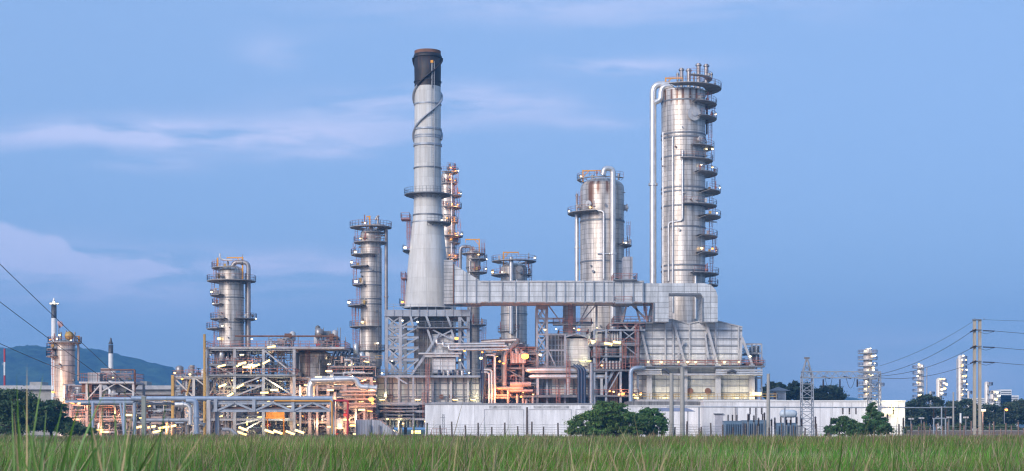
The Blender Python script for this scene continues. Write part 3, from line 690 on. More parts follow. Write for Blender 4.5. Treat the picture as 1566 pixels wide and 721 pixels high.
chimney()
def small_chimney(label, u, vt, vb, vbase, hw, Y, capring):
    s = Y/F; t = T('chimney', label, 'chimney', u, Y); cx = X(u, Y)
    MB().lathe(cx, Y, [(hw*s, 0), (hw*s, Z(vb, Y))], 24).build('shaft', WHITEP, t)
    MB().lathe(cx, Y, [(hw*s, Z(vb, Y)), (hw*s, Z(vt, Y)), (hw*.8*s, Z(vt, Y)), (hw*.8*s, Z(vt, Y)-2)], 24).build('black_top', DARK, t)
    z = Z(vt-1, Y); MB().lathe(cx, Y, [(.1, z), (capring*s, z), (capring*s, z+.4), (hw*.6*s, z+.6), (hw*.3*s, z+1.6), (.01, z+1.8)], 24, False).build('cowl', WHITEP if capring > hw else DARK, t)
    return t
t = small_chimney('white flare chimney with a black band and white collar, far left above the gold cap', 82.5, 467, 487, 600, 4, 430, 7)
for u in (78, 83, 88): lamp(t, P(u, 464.5, 428.5), GW, .3)
lamp(t, P(82.5, 462, 429), GW, .35)
small_chimney('small white chimney with a black top in front of the forested hill', 169.5, 528, 541, 590, 3.6, 430, 3.4)
t = T('mast', 'thin red and white mast at the left edge in front of the hill', 'mast', 7, 500)
for i in range(6): MB().tube([P(7, 656-20.4*i if i else 663, 500), P(7, 656-20.4*(i+1), 500)], .3, 6).build('mast_section', WHITEP if i % 2 == 0 else REDS, t)
member(t, 'crossbar', P(3, 557, 500), P(9, 557, 500), .12, WHITEP)
t = T('wind_sock', 'pale pink wind sock flying beside the flare chimney', 'wind sock', 90, 345)
MB().tube([(X(90, 345), 345, 0), P(90, 492, 345)], .09, 6).build('pole', MID, t)
MB().tube([P(90, 497, 345), P(93, 496, 345), P(95, 499, 345)], [.8, .6, .4], 10, False).build('sock', paint('pink_cloth', (.7, .42, .38), .9), t)

# ------------------------------------------------------------------ furnaces
def pbox(par, name, u0, u1, v0, v1, Y, depth, mat, nx=0, nz=0, ribs=None, rw=.22, top=True):
    x0, x1, z0, z1 = X(u0, Y), X(u1, Y), Z(v1, Y), Z(v0, Y)
    o = MB().box(x0, x1, Y, Y+depth, z0, z1).build(name, mat, par)
    if nx or nz:
        mb = MB()
        for i in range(nx+1 if nx else 0):
            x = x0+(x1-x0)*i/nx; mb.box(x-rw/2, x+rw/2, Y-rw*.8, Y+.003, z0, z1+.02)
        for k in range(nz+1 if nz else 0):
            z = z0+(z1-z0)*k/nz; mb.box(x0-.04, x1+.04, Y-rw*.6, Y+.004, z-rw*.4, z+rw*.4)
        for k in range(nz+1 if nz else 0):
            z = z0+(z1-z0)*k/nz
            mb.box(x1-.003, x1+rw*.6, Y+.1, Y+depth-.1, z-rw*.4, z+rw*.4); mb.box(x0-rw*.6, x0+.003, Y+.1, Y+depth-.1, z-rw*.4, z+rw*.4)
        mb.build('stiffeners', ribs or mat, o)
    return o
# furnace under the chimney
Y = 320; t = T('furnace', 'panelled furnace and its steel tower carrying the tall chimney', 'furnace', 652, Y)
x = lambda u: X(u, 320); z = lambda v: Z(v, 320)
pbox(t, 'chimney_deck', 589, 718, 474, 484, Y, 17, STEEL, 10, 0, STEEL)
railing(t, [(x(589), Y, z(474)), (x(718), Y, z(474))], STEEL)
for u in (591, 612, 703, 716):
    for yy in (Y+.6, Y+16): hbeam(t, 'post', (x(u), yy, 0), (x(u), yy, z(484)), .62, .62, STEEL)
lv = [484, 500, 516, 532, 550, 574]
for a, b in zip(lv[:-1], lv[1:]):
    for yy in (Y+.5, Y+16):
        hbeam(t, 'beam', (x(591), yy, z(b)), (x(640 if yy < Y+1 else 703), yy, z(b)), .35, .5, STEEL)
        member(t, 'brace', (x(591), yy-.1, z(a)), (x(612), yy-.1, z(b)), .28, STEEL); member(t, 'brace', (x(591), yy+.25, z(b)), (x(612), yy+.25, z(a)), .28, STEEL)
    hbeam(t, 'cross_beam', (x(591), Y+.6, z(b)), (x(591), Y+16, z(b)), .3, .4, STEEL)
    member(t, 'brace', (x(612), Y+.4, z(b)), (x(640), Y+.4, z(a)), .26, STEEL)
    member(t, 'brace', (x(703), Y+.4, z(a)), (x(716), Y+.4, z(b)), .26, STEEL); hbeam(t, 'beam', (x(703), Y+.5, z(b)), (x(717), Y+.5, z(b)), .3, .4, STEEL)
for (a, b) in (((628, 484), (632, 500)), ((652, 484), (658, 500)), ((684, 484), (690, 500)), ((654, 504), (662, 528)), ((690, 504), (695, 520)), ((672, 510), (628, 576)), ((668, 516), (640, 560))):
    member(t, 'strut', (x(a[0]), Y-.2, z(a[1])), (x(b[0]), Y-.25, z(b[1])), .42, STEEL)
member(t, 'brace', (x(662), Y-.2, z(505)), (x(692), Y-.2, z(520)), .28, STEEL); member(t, 'brace', (x(662), Y-.05, z(520)), (x(692), Y-.05, z(505)), .28, STEEL)
deck(t, x(638), x(716), Y-1, Y+3, z(501), MID, rail=MID)
pbox(t, 'flue_box', 640, 690, 486, 500, Y+5, 9, panels('louvre_panels', (.42, .42, .38), 4, .5), 4, 3, STEEL)
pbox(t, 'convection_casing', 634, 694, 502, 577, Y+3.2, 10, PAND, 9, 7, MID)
pbox(t, 'upper_casing', 661, 694, 512, 545, Y+.6, 3, PANW, 4, 3, STEELW, .14)
pbox(t, 'header_box', 662, 696, 548, 571, Y-.6, 4, PANW, 3, 2, STEELW, .14)
pbox(t, 'radiant_casing', 576, 733, 577, 616, Y, 16, PANL, 13, 4, MID, .2)
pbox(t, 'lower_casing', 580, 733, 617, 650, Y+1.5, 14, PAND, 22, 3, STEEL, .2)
for (u0, u1, v) in ((566, 735, 575), (572, 737, 616), (576, 656, 640), (576, 656, 628)): deck(t, x(u0), x(u1), Y-2.2, Y-.2, z(v), STEEL, .4, MID)
for u in (576, 591, 611, 633, 655): hbeam(t, 'post', (x(u), Y-2., 0), (x(u), Y-2., z(575)), .36, .36, STEEL)
for u in (662, 690, 716): hbeam(t, 'post', (x(u), Y-.5, z(616)), (x(u), Y-.5, z(577)), .4, .4, STEELW)
member(t, 'brace', (x(604), Y-2.1, z(576)), (x(624), Y-2.1, z(588)), .3, STEEL)
for u in (592, 598, 675, 690): MB().tube([(x(u), Y-.5, z(607)), (x(u), Y+.2, z(607))], .32, 12).tube([(x(u), Y-.55, z(607)), (x(u), Y-.45, z(607))], .45, 12).build('peep_door', RUSTY, t)
ladder(t, x(655), Y-2.6, z(616), z(558));  ladder(t, x(650), Y-2.6, z(640), z(600))
for i, (u, v) in enumerate(((668, 527), (678, 531), (687, 536))):
    pipe(t, [(x(u), Y-.1, z(v-8)), (x(u), Y-1-i*.35, z(v-7)), (x(u), Y-1-i*.35, z(v)), (x(772+i*3), Y-1-i*.35, z(v-1))], .24, ALU, 'coil_pipe', .6)
pipe(t, W(Y-1.6, (640, 541), (706, 541)), .2, ALU); member(t, 'beam', (x(650), Y-1.2, z(545)), (x(702), Y-1.2, z(545)), .45, STEELW)
for i in range(6):
    u = 672+i*7; pipe(t, [(x(u), Y-1, z(575)), (x(u), Y-1, z(568)), (x(u), Y+1, z(566))], .28, (NAVY, ALUD, ALU)[i % 3], 'burner_pipe', .4)
for u in (735.5, 739): pipe(t, [(x(u), Y-1.4, 0), (x(u), Y-1.4, z(533+(u-735)*2)), (x(u), Y+1, z(531))], .24, NAVY, 'riser_pipe')
for u, v in ((752, 566), (757, 544), (748, 570)): pipe(t, [(x(u), Y-1.4, 0), (x(u), Y-1.4, z(v)), (x(u-14), Y-1.4, z(v))], .2, ALU, 'riser_pipe')
for k in range(9): pipe(t, W(Y-2.4-.1*k, (576+4*k, 620+5*(k % 5)), (640-3*k, 620+5*(k % 5))), .12+.03*(k % 3), (STEEL, ALUD, MID)[k % 3])
for k in range(14):
    u = 580+k*5.4; MB().tube([(x(u), Y-.8, z(654)), (x(u), Y-.8, z(641))], .3, 8).tube([(x(u), Y-.8, z(648)), (x(u), Y-.8, z(645))], .45, 8).build('burner', MID if k % 2 else NAVY, t)
for (u, v, m_, r_) in ((586, 572, GW, .3), (601, 553, GW, .25), (699, 519, GO, .6), (711, 538, GO, .35), (704, 552, GY, .3), (617, 492, GW, .3), (640, 494, GW, .3), (594, 641, GY, .35), (618, 648, GY, .3), (652, 645, GY, .35), (736, 549, GY, .5), (738, 540, GO, .3), (718, 571, GW, .25)): lamp(t, (x(u), Y-2.9, z(v)), m_, r_)
for u in (640, 724, 586, 697): tubelamp(t, (x(u), Y-2.7, z(612)), 1., GY, .1)
tubelamp(t, (x(638), Y-4, z(661)), 1.8, GY, .3)
plight(t, (x(728), Y-2.4, z(608)), (1, .85, .4), 500); plight(t, (x(590), Y-2.4, z(605)), (1, .85, .4), 500); plight(t, (x(612), Y-3, z(650)), (1, .8, .4), 900)

# long flue duct
Y = 317; t = T('flue_duct', 'long grey panelled duct crossing high from the chimney to the right furnace', 'duct', 890, Y)
x = lambda u: X(u, 317); z = lambda v: Z(v, 317)
MB().poly([(x(693), z(464)), (x(735), z(464)), (x(735), z(430)), (x(693), z(404))], Y, Y+9).build('inlet_hood', DUCT, t)
MB().box(x(735), x(985), Y, Y+9, z(463), z(429.5)).build('duct_run', DUCT, t)
pts = [(985, 463), (1000, 463), (1000, 492), (1023, 492), (1023, 448), (1070, 448), (1075, 453), (1075, 492), (1098, 492), (1098, 452), (1095, 443), (1088, 436), (1078, 433), (985, 433)]
mb = MB()
for a in ([(985, 463), (1023, 463), (1023, 433.2), (985, 433.2)], [(1000, 492), (1023, 492), (1023, 463), (1000, 463)], [(1023, 448), (1070, 448), (1075, 433.2), (1023, 433.2)], [(1075, 492), (1098, 492), (1098, 452), (1095, 443), (1088, 436), (1078, 433.2), (1075, 433.2), (1070, 448), (1075, 453)]):
    mb.poly([(x(p), z(q)) for p, q in a], Y+.5, Y+9)
mb.build('duct_elbow', DUCT, t)
for i, u in enumerate([693.5, 713, 728, 748, 768, 788, 808, 835, 850, 864, 879, 894, 908, 923, 938, 953, 968, 983]):
    vt = 404+(u-693)*.62 if u < 735 else 429.5
    member(t, 'seam_rib', (x(u), Y-.14, z(464)), (x(u), Y-.14, z(vt)), .2, STEEL if u > 700 else RUSTY)
for v in (431, 462): member(t, 'edge_rib', (x(735), Y-.1, z(v)), (x(985), Y-.1, z(v)), .2, STEELW)
MB().box(x(678), x(692), Y+2, Y+8, z(464), z(396)).build('louvre_stack', panels('louvre_slats', (.45, .46, .48), 9, .7, dark=.3), t)
for a, b in (((1024, 449.5), (1072, 449.5)), ((1000, 463), (1000, 492)), ((1075, 455), (1075, 492))): member(t, 'edge_rib', (x(a[0]), Y+.4, z(a[1])), (x(b[0]), Y+.4, z(b[1])), .25, MID)
deck(t, x(940), x(966), Y-1.5, Y+8, z(463.5), STEEL); 
MB().box(x(954), x(968), Y+1, Y+6, z(430), z(392)).build('vent_box', panels('vent_panels', (.5, .5, .54), 1.5, 1.5), t)
deck(t, x(938), x(974), Y-1, Y+7, z(428), MID)
for u in (826, 900, 967): 
    pass
# furnace on the right
Y = 322; t = T('furnace', 'large white gable-topped furnace lit from below, behind the white warehouse', 'furnace', 1065, Y)
x = lambda u: X(u, 322); z = lambda v: Z(v, 322)
prof = [(979, 558), (979, 498), (1003, 490.5), (1028, 488.5), (1053, 495), (1082, 488.5), (1098, 491), (1136, 500), (1136, 558)]
up = MB().poly([(x(a), z(b)) for a, b in prof], Y+.8, Y+15).build('upper_casing', PANW, t)
mb = MB()
for u, vt in ((1018, 489.5), (1030, 489), (1055, 494.5), (1081, 489), (1095, 490.5), (1130, 499)): MB().box(x(u)-.16, x(u)+.16, Y+.5, Y+.8, z(558), z(vt)).build('stiffener', STEELW, up)
for v in (505, 518, 529, 541, 551): MB().box(x(979), x(1136), Y+.62, Y+.801, z(v)-.09, z(v)+.09).build('stiffener', MID, up)
for a, b in zip(prof[1:-2], prof[2:-1]): mb.bar((x(a[0]), Y+.6, z(a[1])), (x(b[0]), Y+.6, z(b[1])), .22)
mb.build('roof_edge', STEELW, up)
pbox(t, 'lower_casing', 966, 1152, 560, 611, Y+1, 16, PANL, 0, 5, MID, .18)
for u in (993, 1047, 1098, 1150): hbeam(t, 'post', (x(u), Y+.2, 0), (x(u), Y+.2, z(558)), 1.05, 1., STEELW)
for a, b in (((978, 494), (993, 558)), ((1030, 494), (1048, 558)), ((1080, 494), (1097, 558)), ((1134, 516), (1151, 560)), ((1035, 548), (1046, 520)), ((1083, 548), (1078, 510)), ((1134, 520), (1131, 558))):
    member(t, 'strut', (x(a[0]), Y-.2, z(a[1])), (x(b[0]), Y-.1, z(b[1])), .46 if b[1] > 550 else .3, STEELW)
deck(t, x(966), x(1186), Y-2.2, Y+.6, z(611.5), STEELW, .5, YEL); deck(t, x(960), x(1168), Y-1.6, Y+.4, z(560), MID, .3, RED)
for k, v in enumerate((566, 569.5, 572.5)): pipe(t, W(Y-1.7-.1*k, (968+k*3, v), (1012, v)), .15, ALU); pipe(t, W(Y-1.7-.1*k, (1095, v+.5), (1166, v+.5)), .17, ALU)
pipe(t, W(Y-1.2, (1010, 573.5), (1166, 573.5)), .26, STEELW)
pipe(t, W(Y-2.4, (1024, 571), (1018, 566), (1012, 566)), .3, DARK); pipe(t, W(Y-2.4, (1112, 570), (1120, 567), (1126, 570)), .3, DARK)
for u in (1056, 1083): MB().tube([(x(u), Y+.6, z(598)), (x(u), Y+1.1, z(598))], .42, 14).tube([(x(u), Y+.55, z(598)), (x(u), Y+.7, z(598))], .6, 14).build('peep_door', RUSTY, t)
# side stair frame
for u in (1152, 1159, 1167): hbeam(t, 'post', (x(u), Y+2, 0), (x(u), Y+2, z(526)), .3, .3, STEEL)
for v in (526, 540, 556, 572, 578): hbeam(t, 'beam', (x(1140), Y+2, z(v)), (x(1167), Y+2, z(v)), .3, .35, STEELW)
MB().box(x(1156), x(1165), Y+3, Y+9, z(560), z(528)).build('louvre_panel', panels('tall_slats', (.42, .40, .38), .35, 20), t)
deck(t, x(1140), x(1168), Y+1, Y+8, z(556), RUSTY, .3, RED); deck(t, x(1142), x(1160), Y+1, Y+8, z(540), MID, .2, MID)
MB().tube([(x(1160), Y+4, z(611)), (x(1160), Y+4, z(578))], .4, 10).build('drain_pipe', MID, t)
pipe(t, [(x(963), Y-3, 0), (x(963), Y-3, z(565)), (x(978), Y-3, z(563)), (x(985), Y-1, z(563))], .42, BLUEP, 'header_pipe', 1.6)
for (u, m_, r_) in ((990, GY, .3), (1010, GY, .42), (1036, GY, .3), (1050, GY, .42), (1062, GY, .4), (1106, GY, .42), (1128, GY, .3), (1145, GW, .35)): lamp(t, (x(u), Y-1.9, z(554.5 if u < 1140 else 546)), m_, r_)
tubelamp(t, (x(1154), Y-2.6, z(603)), 1.8, GY, .3)
for u in (968, 978): lamp(t, (x(u), Y-2.6, z(604)), GO if u < 970 else GY, .3)
for u in (972, 1016, 1070, 1124, 1148): tubelamp(t, (x(u), Y-2., z(609)), .9, GY, .09); plight(t, (x(u), Y-1.6, z(607)), (1, .84, .42), 420)
for u in (1010, 1060, 1106): plight(t, (x(u), Y-1.4, z(555)), (1, .86, .5), 220)
# white duct casings and stairs between the furnaces
Y = 324; t = T('furnace', 'middle furnace with a white panel box above two long silver drums', 'furnace', 868, Y)
x = lambda u: X(u, 324); z = lambda v: Z(v, 324)
pbox(t, 'flue_riser', 862, 880, 464, 512, Y+3, 5, PANW, 1, 5, STEELW, .15)
pbox(t, 'dark_casing', 839, 864, 512, 561, Y+2, 10, PAND, 5, 6, STEEL)
pbox(t, 'white_casing', 865, 899, 518, 560, Y+.5, 11, PANW, 0, 3, STEELW, .12)
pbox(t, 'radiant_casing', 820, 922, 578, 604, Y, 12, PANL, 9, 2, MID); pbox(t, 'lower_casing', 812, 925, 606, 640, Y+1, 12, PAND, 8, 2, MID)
for u in (821, 836.5, 864, 900, 912):
    for yy in ((Y-.5, Y+12) if u < 890 else (Y-.5,)): hbeam(t, 'post', (x(u), yy, 0), (x(u), yy, z(464 if u < 850 or u > 905 else 511)), .42, .42, STEEL)
lv = [464, 488, 512, 536, 561]
for a, b in zip(lv[:-1], lv[1:]):
    for yy in (Y-.6, Y+12):
        member(t, 'brace', (x(821), yy, z(a)), (x(836), yy, z(b)), .22, STEEL); member(t, 'brace', (x(821), yy+.24, z(b)), (x(836), yy+.24, z(a)), .22, STEEL)
        hbeam(t, 'beam', (x(821), yy, z(b)), (x(864 if yy < Y else 912), yy, z(b)), .3, .36, STEEL)
for a, b in (((836, 464), (862, 500)), ((900, 466), (880, 505)), ((912, 466), (892, 490)), ((865, 516), (881, 511)), ((881, 511), (898, 517)), ((899, 512), (912, 540)), ((840, 562), (822, 604)), ((850, 562), (838, 536))):
    member(t, 'brace', (x(a[0]), Y-.75, z(a[1])), (x(b[0]), Y-.75, z(b[1])), .24, STEEL)
MB().box(x(822), x(838), Y-.8, Y-.4, z(474), z(465)).build('gusset_plate', STEEL, t)
deck(t, x(855), x(900), Y-.4, Y+10, z(512), STEEL, .35, RED); deck(t, x(846), x(905), Y-1.2, Y+2, z(496), MID, .2, RED); deck(t, x(806), x(925), Y-2, Y, z(562), MID, .35, MID); deck(t, x(800), x(962), Y-2.6, Y, z(605), MID, .45, RED)
for v, r_ in ((567.5, 4), (577, 3.6)):
    mb = MB(); xa, xb = x(803 if v < 570 else 808), x(930); r = r_*Y/F
    mb.tube([(xa, Y-2.4, z(v)), (xa+.3, Y-2.4, z(v)), (xa+.8, Y-2.4, z(v)), (xb-.6, Y-2.4, z(v)), (xb, Y-2.4, z(v))], [.1, r*.75, r, r, .2], 16).build('drum', ALU, t)
for u in (822, 868, 919, 893): member(t, 'drum_saddle', (x(u), Y-2.4, z(605)), (x(u), Y-2.4, z(579)), .5, STEELW)
member(t, 'strut', (x(918), Y-2.2, z(604)), (x(938), Y-2.2, z(566)), .5, STEEL)
ladder(t, x(868), Y-3.3, z(604), z(552));  ladder(t, x(853), Y-3, z(640), z(596)); ladder(t, x(872), Y-1.2, z(512), z(455)); pass
for u in (884, 888.5, 893): pipe(t, [(x(u), Y-3.4, 0), (x(u), Y-3.4, z(566)), (x(u-8), Y-3, z(560))], .3, NAVY, 'riser_pipe')
pipe(t, [(x(903), Y-3.3, 0), (x(903), Y-3.3, z(556))], .35, STEEL, 'riser_pipe')
for (u, v, m_, r_) in ((833, 506, GY, .35), (850, 505, GW, .25), (884, 506, GO, .45), (877, 504, GW, .2), (906, 524, GY, .7), (815, 604, GY, .25), (912, 503, GY, .2), (800, 600, GY, .35), (931, 599, GO, .35), (826, 544, GW, .45)): lamp(t, (x(u), Y-3., z(v)), m_, r_)
for u in (890, 900): tubelamp(t, (x(u), Y-1.2, z(553)), 1., GY, .1)
plight(t, (x(892), Y-1.2, z(552)), (1, .9, .45), 500); plight(t, (x(906), Y-2., z(526)), (1, .85, .4), 700)

# stair and valve structure between middle and right furnace
Y = 323; t = T('process_structure', 'cluttered valve platforms and red ladders between the middle and right furnaces', 'steel structure', 944, Y)
x = lambda u: X(u, 323); z = lambda v: Z(v, 323)
frame(t, [x(908), x(926), x(948), x(974)], [Y-2, Y+7], [0.3+z(605)-.3, z(566), z(545), z(525), z(505)], .42, STEEL, [(0, z(566), z(545), '/', 0), (2, z(505), z(525), 'X', 0), (1, z(605), z(566), '/', 0), (2, z(545), z(525), '\\', 0)])
for v, u0, u1 in ((605, 908, 975), (566, 900, 975), (545, 905, 950), (528, 900, 978), (505, 930, 985), (494, 938, 1014)): deck(t, x(u0), x(u1), Y-2.5, Y+6, z(v), MID if v != 505 else STEEL, .3, RED)
for k in range(6): MB().tube([(x(922+k*5), Y-2.2, z(565)), (x(922+k*5), Y-2.2, z(553))], .3, 10).tube([(x(922+k*5), Y-2.2, z(556)), (x(922+k*5), Y-2.2, z(555))], .5, 10).build('valve_body', ALUD, t)
for k in range(5): MB().tube(rnd([(x(932+k*4), Y-1, z(524)), (x(932+k*4), Y-1, z(508)), (x(932+k*4), Y+1, z(508))], .6), .2, 8).build('hairpin_pipe', STEELW, t)
pbox(t, 'dark_casing', 950, 978, 500, 524, Y+1, 8, panels('stained_panels', (.38, .33, .29), 2, 1.4, streak=.6), 3, 3, MID); pbox(t, 'stained_casing', 950, 978, 530, 556, Y+1, 8, panels('stained_panels'), 3, 3, MID)
pbox(t, 'slatted_casing', 926, 944, 568, 640, Y-.5, 5, panels('upright_slats', (.42, .36, .32), .8, 30), 6, 0, RUSTY); pbox(t, 'back_casing', 905, 975, 545, 640, Y+6.5, 3, BROWN)
for (u, va, vb) in ((965, 604, 548), (953, 566, 528), (972, 566, 500), (913, 566, 530), (985, 494, 455)): ladder(t, x(u), Y-3, z(va), z(vb))
for (u, v, m_, r_) in ((937, 600, GY, .3), (951, 603, GO, .55), (945, 604, GY, .3), (978, 602, GO, .3), (919, 560, GY, .3)): lamp(t, (x(u), Y-3.1, z(v)), m_, r_)
for u, v in ((929, 527), (942, 525)): tubelamp(t, (x(u), Y-3, z(v)), 1.5, GY, .24, -.15)
for u, v in ((990, 470), (952, 494)):
    member(t, 'strut', (x(u), Y-1, z(494)), (x(u-6), Y-1, z(464)), .45, STEEL); member(t, 'strut', (x(u), Y-1, z(494)), (x(u+6), Y-1, z(464)), .35, STEEL)
for a, b in (((952, 496), (962, 508)), ((962, 508), (974, 496)), ((958, 464), (950, 494)), ((970, 464), (978, 494)), ((962, 464), (990, 492))): member(t, 'strut', (x(a[0]), Y-1.6, z(a[1])), (x(b[0]), Y-1.6, z(b[1])), .36, STEELW)
plight(t, (x(951), Y-2.9, z(601)), (1, .4, .15), 900); plight(t, (x(935), Y-2.2, z(530)), (1, .9, .5), 800)
# ------------------------------------------------------------------ racks, pipework, vessels
def clutter(par, u0, u1, v0, v1, Y0, Y1, n, seed, mats=None, lamps=0, lm=(None,), big=1., fine=True):
    """pipes, valves, pumps, trays fitted between the members of a rack; each its own part"""
    if fine:      # the countless small-bore lines, conduits and props of this part of the rack
        rf = random.Random(seed*7+1)
        for mt_ in (STEEL, MID, STEELP, ALUD):
            mb = MB()
            for _ in range(int(n*1.1)):
                Y = rf.uniform(Y0, Y1); u, v = rf.uniform(u0, u1), rf.uniform(v0, v1); r_ = rf.uniform(.035, .075)
                if rf.random() < .5: a, b = P(u, v, Y), P(min(u1, u+rf.uniform(4, 26)), v, Y)
                elif rf.random() < .8: a, b = P(u, v, Y), P(u, min(v1, v+rf.uniform(5, 24)), Y)
                else: a, b = P(u, v, Y), P(min(u1, u+rf.uniform(5, 14)), min(v1, v+rf.uniform(5, 14)), Y)
                mb.tube([a, b], r_, 5, False)
                if rf.random() < .4: c_ = a.lerp(b, rf.random()); mb.ball(c_, r_*2.6, 6, 4)
            o_ = mb.build('small_bore_lines', mt_, par)
            if o_: o_['kind'] = 'stuff'
    rn = random.Random(seed); mats = mats or [ALU, ALUD, STEEL, STEELP, MID, RUSTY, STEELW, BLUEP]
    for i in range(n):
        Y = rn.uniform(Y0, Y1); u = rn.uniform(u0, u1); v = rn.uniform(v0, v1); m = rn.choice(mats); k = rn.random(); s = Y/F
        if k < .34:
            l = rn.uniform(8, 34)*big; a, b = max(u0, u-l/2), min(u1, u+l/2); r = rn.choice((.08, .11, .15, .22))
            pts = [P(a, v, Y), P(b, v, Y)]
            if rn.random() < .6: pts.append(P(b, min(v1, v+rn.uniform(4, 18)), Y))
            if rn.random() < .4: pts.insert(0, P(a, min(v1, v+rn.uniform(4, 18)), Y))
            pipe(par, pts, r, m, 'pipe', r*3.2, 8)
        elif k < .58:
            r = rn.choice((.08, .12, .17, .25)); vt = max(v0, v-rn.uniform(6, 22))
            pts = [P(u, v, Y), P(u, vt, Y)]
            if rn.random() < .7: pts.append(P(min(u1, max(u0, u+rn.uniform(-12, 12))), vt, Y))
            pipe(par, pts, r, m, 'pipe', r*3, 8)
        elif k < .70:
            p = P(u, v, Y); MB().tube([p+Vector((-.5, 0, 0)), p+Vector((.5, 0, 0))], .3, 8).tube([p, p+Vector((0, 0, .9))], .08, 6).tube([p+Vector((0, 0, .85)), p+Vector((0, 0, .95))], .38, 12).build('valve', rn.choice([RED, REDS, MID, DARK, STEEL]), par)
        elif k < .79:
            p = P(u, v, Y); r = rn.uniform(.45, .85); h = rn.uniform(1.4, 2.8)
            MB().tube([p, p+Vector((0, 0, .25)), p+Vector((0, 0, h-.3)), p+Vector((0, 0, h))], [r*.5, r, r, r*.4], 14).build('small_drum', rn.choice([ALU, ALUD, STEELW, PAND]), par)
        elif k < .87:
            l = rn.uniform(10, 22)*s; p = P(u, v, Y); MB().box(p.x-l/2, p.x+l/2, p.y, p.y+.5, p.z, p.z+.18).box(p.x-l/2, p.x+l/2, p.y, p.y+.06, p.z+.18, p.z+.34).build('cable_tray', rn.choice([STEEL, MID]), par)
        elif k < .94:
            p = P(u, v, Y); a, b, c = rn.uniform(.8, 2.2), rn.uniform(.6, 1.4), rn.uniform(.8, 1.8); MB().box(p.x-a/2, p.x+a/2, p.y, p.y+b, p.z, p.z+c).box(p.x-a*.4, p.x+a*.4, p.y-.08, p.y, p.z+.2, p.z+c*.8).build('equipment_box', rn.choice([PAND, STEELW, STEELP, MID, RUSTY]), par)
        else:
            l = rn.uniform(8, 16)*s; p = P(u, v, Y); railing(par, [p, p+Vector((l, 0, 0))], rn.choice([RED, YEL, STEEL]))
    for i in range(max(1, lamps//2)):
        Y = rn.uniform(Y0, (Y0+Y1)/2)-.5; p = P(rn.uniform(u0+2, u1-2), rn.uniform(v0+3, v1-3), Y); m = rn.choice(lm)
        if rn.random() < .6: tubelamp(par, p, rn.uniform(.6, 1.1), m, .09, rn.uniform(-.4, .4))
        else: lamp(par, p, m, rn.uniform(.14, .24))

# main left rack under the stout column
Y = 312; t = T('process_structure', 'three-storey braced steel rack under the stout left column', 'steel structure', 385, Y)
x = lambda u: X(u, 312); z = lambda v: Z(v, 312)
xs = [x(u) for u in (318, 359, 403, 450)]
frame(t, xs, [Y, Y+12], [z(640), z(612), z(574), z(533)], .55, RACK, [(2, z(573), z(535), '\\', 0), (2, z(606), z(577), '\\', 0), (1, z(592), z(575), '/', 0), (1, z(606), z(589), '/', 0), (1, z(650), z(640), '/', 0), (1, z(666), z(642), '/', 0),
      (0, z(574), z(545), '/', 1), (0, z(606), z(576), '\\', 1), (1, z(574), z(535), '/', 1), (0, z(574), z(555), '\\', 0), (1, z(606), z(576), 'X', 1)])
for v in (590,): hbeam(t, 'beam', (x(359), Y, z(v)), (x(403), Y, z(v)), .4, .4, RACK)
for u in (326, 333, 340, 346, 352): hbeam(t, 'post', (x(u), Y+2, 0), (x(u), Y+2, z(533)), .3, .3, STEELP)
for a, b in (((322, 572), (332, 535)), ((336, 535), (346, 560)), ((318, 604), (332, 578)), ((346, 575), (356, 600))): member(t, 'brace', (x(a[0]), Y+1.6, z(a[1])), (x(b[0]), Y+1.6, z(b[1])), .25, STEELP)
for v, u0, u1 in ((531, 313, 527), (573, 318, 452), (557, 318, 400)): deck(t, x(u0), x(u1), Y-.5, Y+11, z(v), RACK if v == 531 else MID, .35, RED)
deck(t, x(318), x(450), Y+1, Y+11, z(611), MID, .3, RED); deck(t, x(318), x(450), Y+1, Y+11, z(640), MID, .3, None)
pipe(t, [(x(358), Y+1, z(514)), (x(515), Y+1, z(514)), (x(515), Y+1, z(520))], .16, RUSTY, 'overhead_pipe', .4)
for u in (410, 455): member(t, 'pipe_stand', (x(u), Y+1, z(531)), (x(u), Y+1, z(514)), .14, MID)
for u in (492, 514, 518, 526): member(t, 'lightning_rod', (x(u), Y+3, z(531)), (x(u), Y+3, z(500 if u < 520 else 514)), .12, MID)
MB().tube([(x(314.5), Y-1.2, 0), (x(314.5), Y-1.2, z(512))], .24, 8).build('yellow_pole', YEL, t)
clutter(t, 322, 448, 537, 572, Y+1, Y+10, 60, 11, lamps=7, lm=(GY, GW))
clutter(t, 322, 448, 577, 610, Y+1, Y+10, 70, 12, lamps=8, lm=(GY,))
clutter(t, 322, 450, 615, 666, Y+1, Y+9, 55, 13, [MID, STEELP, ALUD, RUSTY, STEEL, NAVY], lamps=8, lm=(GY, GO))
clutter(t, 405, 450, 518, 530, Y+1, Y+9, 10, 14); clutter(t, 484, 518, 516, 530, Y+1, Y+8, 34, 15, [NAVY, ALUD, RUSTY, MID, STEELP, REDS], big=.5)
for (u, v) in ((368, 558), (371, 556), (378, 562), (392, 560), (340, 560), (408, 554), (341, 590), (368, 591), (420, 597), (352, 605), (405, 601), (416, 531), (408, 616), (441, 623)): tubelamp(t, (x(u), Y-.6, z(v)), 1.5, GY, .15, random.Random(u).uniform(0, .6))
for (u, v) in ((370, 663), (372, 656), (425, 661), (444, 662), (458, 660), (412, 660)): tubelamp(t, P(u, v, 300), 1.7, GY, .22, -.35)
for u, v in ((385, 560), (425, 590), (345, 600), (385, 655), (430, 650)): plight(t, (x(u), Y-1., z(v)), (1, .84, .45), 1100)
